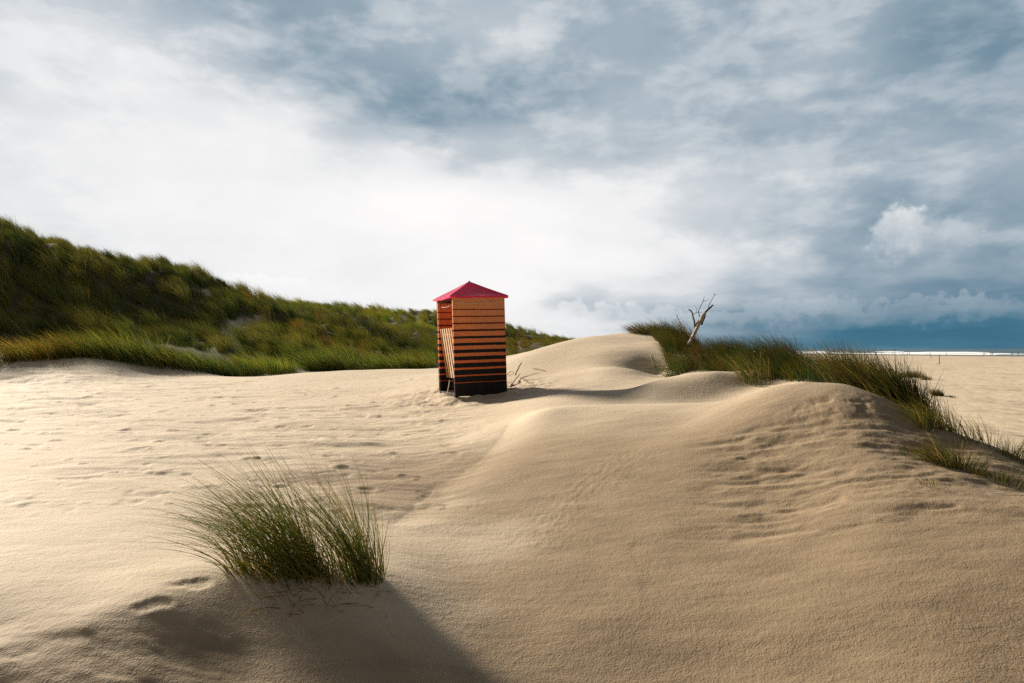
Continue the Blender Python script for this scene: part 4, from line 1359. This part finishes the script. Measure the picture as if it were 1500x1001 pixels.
val = None
for k in (0, 3, 6):
    sq = np.sqrt(S_[k:k + 3])
    d = t.v('DOT_PRODUCT', curve3(fa, U_[:, k:k + 3] * sq), curve3(fe, Vt_[k:k + 3].T * sq), 1)
    val = d if val is None else t.m('ADD', val, d)
# cloud grain: mottled deck overhead, long streaks low down
n1 = t.noise(deck, 3.0, 8, .55, .15)
n2 = t.ss(t.noise(t.v('ADD', t.v('MULTIPLY', ae, (1.0, 2.1, 1)), t.v('MULTIPLY', warp, (.3, .3, 0))), 8.5, 8, .58, .1), .40, .66)
n3 = t.noise(t.v('MULTIPLY', t.v('ADD', ae, t.v('MULTIPLY', warp, (.25, .25, 0))), (3.0, 30, 1)), 1.0, 7, .55, .3)
amp = t.m('MULTIPLY_ADD', t.ss(val, .98, .55), .85, .15)
up = t.ss(el, .05, .15)
g = t.m('ADD', t.m('MULTIPLY', t.m('SUBTRACT', n1, .5), .46), t.m('MULTIPLY', t.m('SUBTRACT', n2, .5), .17))
g = t.m('MULTIPLY', g, t.m('MULTIPLY_ADD', up, .85, .15))
st = t.m('MULTIPLY', t.m('SUBTRACT', n3, .5), t.m('MULTIPLY_ADD', up, -.44, .52))
val = t.m('ADD', val, t.m('MULTIPLY', t.m('ADD', g, st), amp))
# heaped clouds
bil = t.m('ADD', t.noise(ae, 24, 7, .58), t.m('MULTIPLY', t.noise(ae, 75, 5, .55), .35))
bd = t.m('SUBTRACT', bil, .68)


def heap(val, mask, tone, k=.9):
    kk = t.m('MULTIPLY', mask, k)
    return t.m('ADD', t.m('MULTIPLY', val, t.m('SUBTRACT', 1.0, kk)), t.m('MULTIPLY', tone, kk))


# a bank along the horizon: r = crest height, g = tone, b = strength over azimuth
BANK = [(-60, .085, .95, .0), (230, .100, .97, .5), (330, .112, 1.0, .7), (430, .112, 1.0, .8), (520, .095, .97, .4), (620, .07, .95, .1), (800, .062, .90, .4), (900, .075, .88, .6), (980, .058, .72, .6), (1080, .066, .60, .7), (1180, .062, .62, .7), (1270, .066, .54, .8), (1330, .058, .44, .7), (1400, .066, .52, .85), (1480, .066, .46, .85), (1560, .06, .4, .6)]
bk = t.ramp(fa, [(min(max(azel(u, 470)[0] / 1.72 + .5, 0), 1), (h_, g_, b_)) for (u, h_, g_, b_) in BANK])
bs = t.n('ShaderNodeSeparateColor', inp={0: bk}).outputs
rel = t.m('SUBTRACT', t.m('MULTIPLY_ADD', bd, .085, bs[0]), el)
mask = t.m('MULTIPLY', t.m('MULTIPLY', t.ss(rel, -.001, .007), t.ss(rel, .036, .012)), bs[2])
val = heap(val, mask, t.m('SUBTRACT', t.m('MULTIPLY_ADD', bd, .35, bs[1]), t.m('MULTIPLY', rel, 2.0)), .8)
for (u, v, rx, ry, c0, dv) in [(1316, 344, 42, 36, .78, .14), (1372, 356, 64, 30, .62, .05)]:
    a0, e0 = azel(u, v)
    q = t.v('MULTIPLY', t.v('SUBTRACT', ae, (a0, e0, 0)), (F / rx, F / ry, 0))
    d = t.m('MULTIPLY_ADD', bd, 2.0, t.v('LENGTH', q, None, 1))
    qy = t.n('ShaderNodeSeparateXYZ', inp={0: q}).outputs[1]
    soft = t.m('MULTIPLY_ADD', t.m('MAXIMUM', t.m('MULTIPLY', qy, -1), 0), -.6, .62)
    k = t.n('ShaderNodeMapRange', interpolation_type='SMOOTHSTEP', inp={'Value': d, 'From Min': 1.1, 'From Max': soft}).outputs[0]
    val = heap(val, k, t.m('ADD', t.m('MULTIPLY_ADD', qy, dv, c0), t.m('MULTIPLY', bd, -.5)), .60)
EXPO = 0.73
K = 10.0 / 2 ** EXPO
cl = t.ramp(val, [(0.0, (.030, .118, .190)), (.18, (.062, .180, .268)), (.38, (.195, .295, .375)), (.55, (.365, .447, .515)), (.72, (.585, .635, .675)), (.86, (.86, .865, .87)), (1.0, (1.0, .985, .975))])
cl = t.mix(1.0, cl, (K, K, K), 'MULTIPLY')
sky = t.n('ShaderNodeTexSky', sky_type='NISHITA', sun_disc=False, sun_elevation=SUN_EL, sun_rotation=SUN_AZ, air_density=1.0, dust_density=.6, ozone_density=2.0)
# blue shows through where the deck is thinnest
gap = t.m('MULTIPLY', t.ss(val, .30, .12), t.m('MULTIPLY', up, .22))
skyc = t.mix(1.0, sky.outputs[0], (.6, .6, .6), 'MULTIPLY')
fin = t.mix(gap, cl, skyc)
# overhead and behind, out of view: made-up grey deck, darkened to cut fill light
unseen_dim = t.m('MAXIMUM', t.ss(el, .58, .85), t.ss(t.m('ABSOLUTE', az), .95, 1.5))
grey = t.mix(t.noise(deck, .9, 6, .55), (.055 * K, .060 * K, .066 * K), (.20 * K, .21 * K, .22 * K))
fin = t.mix(unseen_dim, fin, grey)
bg = t.n('ShaderNodeBackground', inp={'Color': fin, 'Strength': .1})
wo = t.n('ShaderNodeOutputWorld')
t.link(bg.outputs[0], wo.inputs[0])
world.cycles.sampling_method = 'MANUAL'
world.cycles.sample_map_resolution = 512

scn.view_settings.view_transform = 'Standard'
scn.view_settings.look = 'None'
scn.view_settings.exposure = EXPO
scn.view_settings.gamma = 1.0
scn.cycles.use_denoising = False
scn.cycles.max_bounces = 6
scn.cycles.diffuse_bounces = 2
scn.cycles.transmission_bounces = 4
scn.cycles.use_adaptive_sampling = True
scn.cycles.adaptive_threshold = 0.02
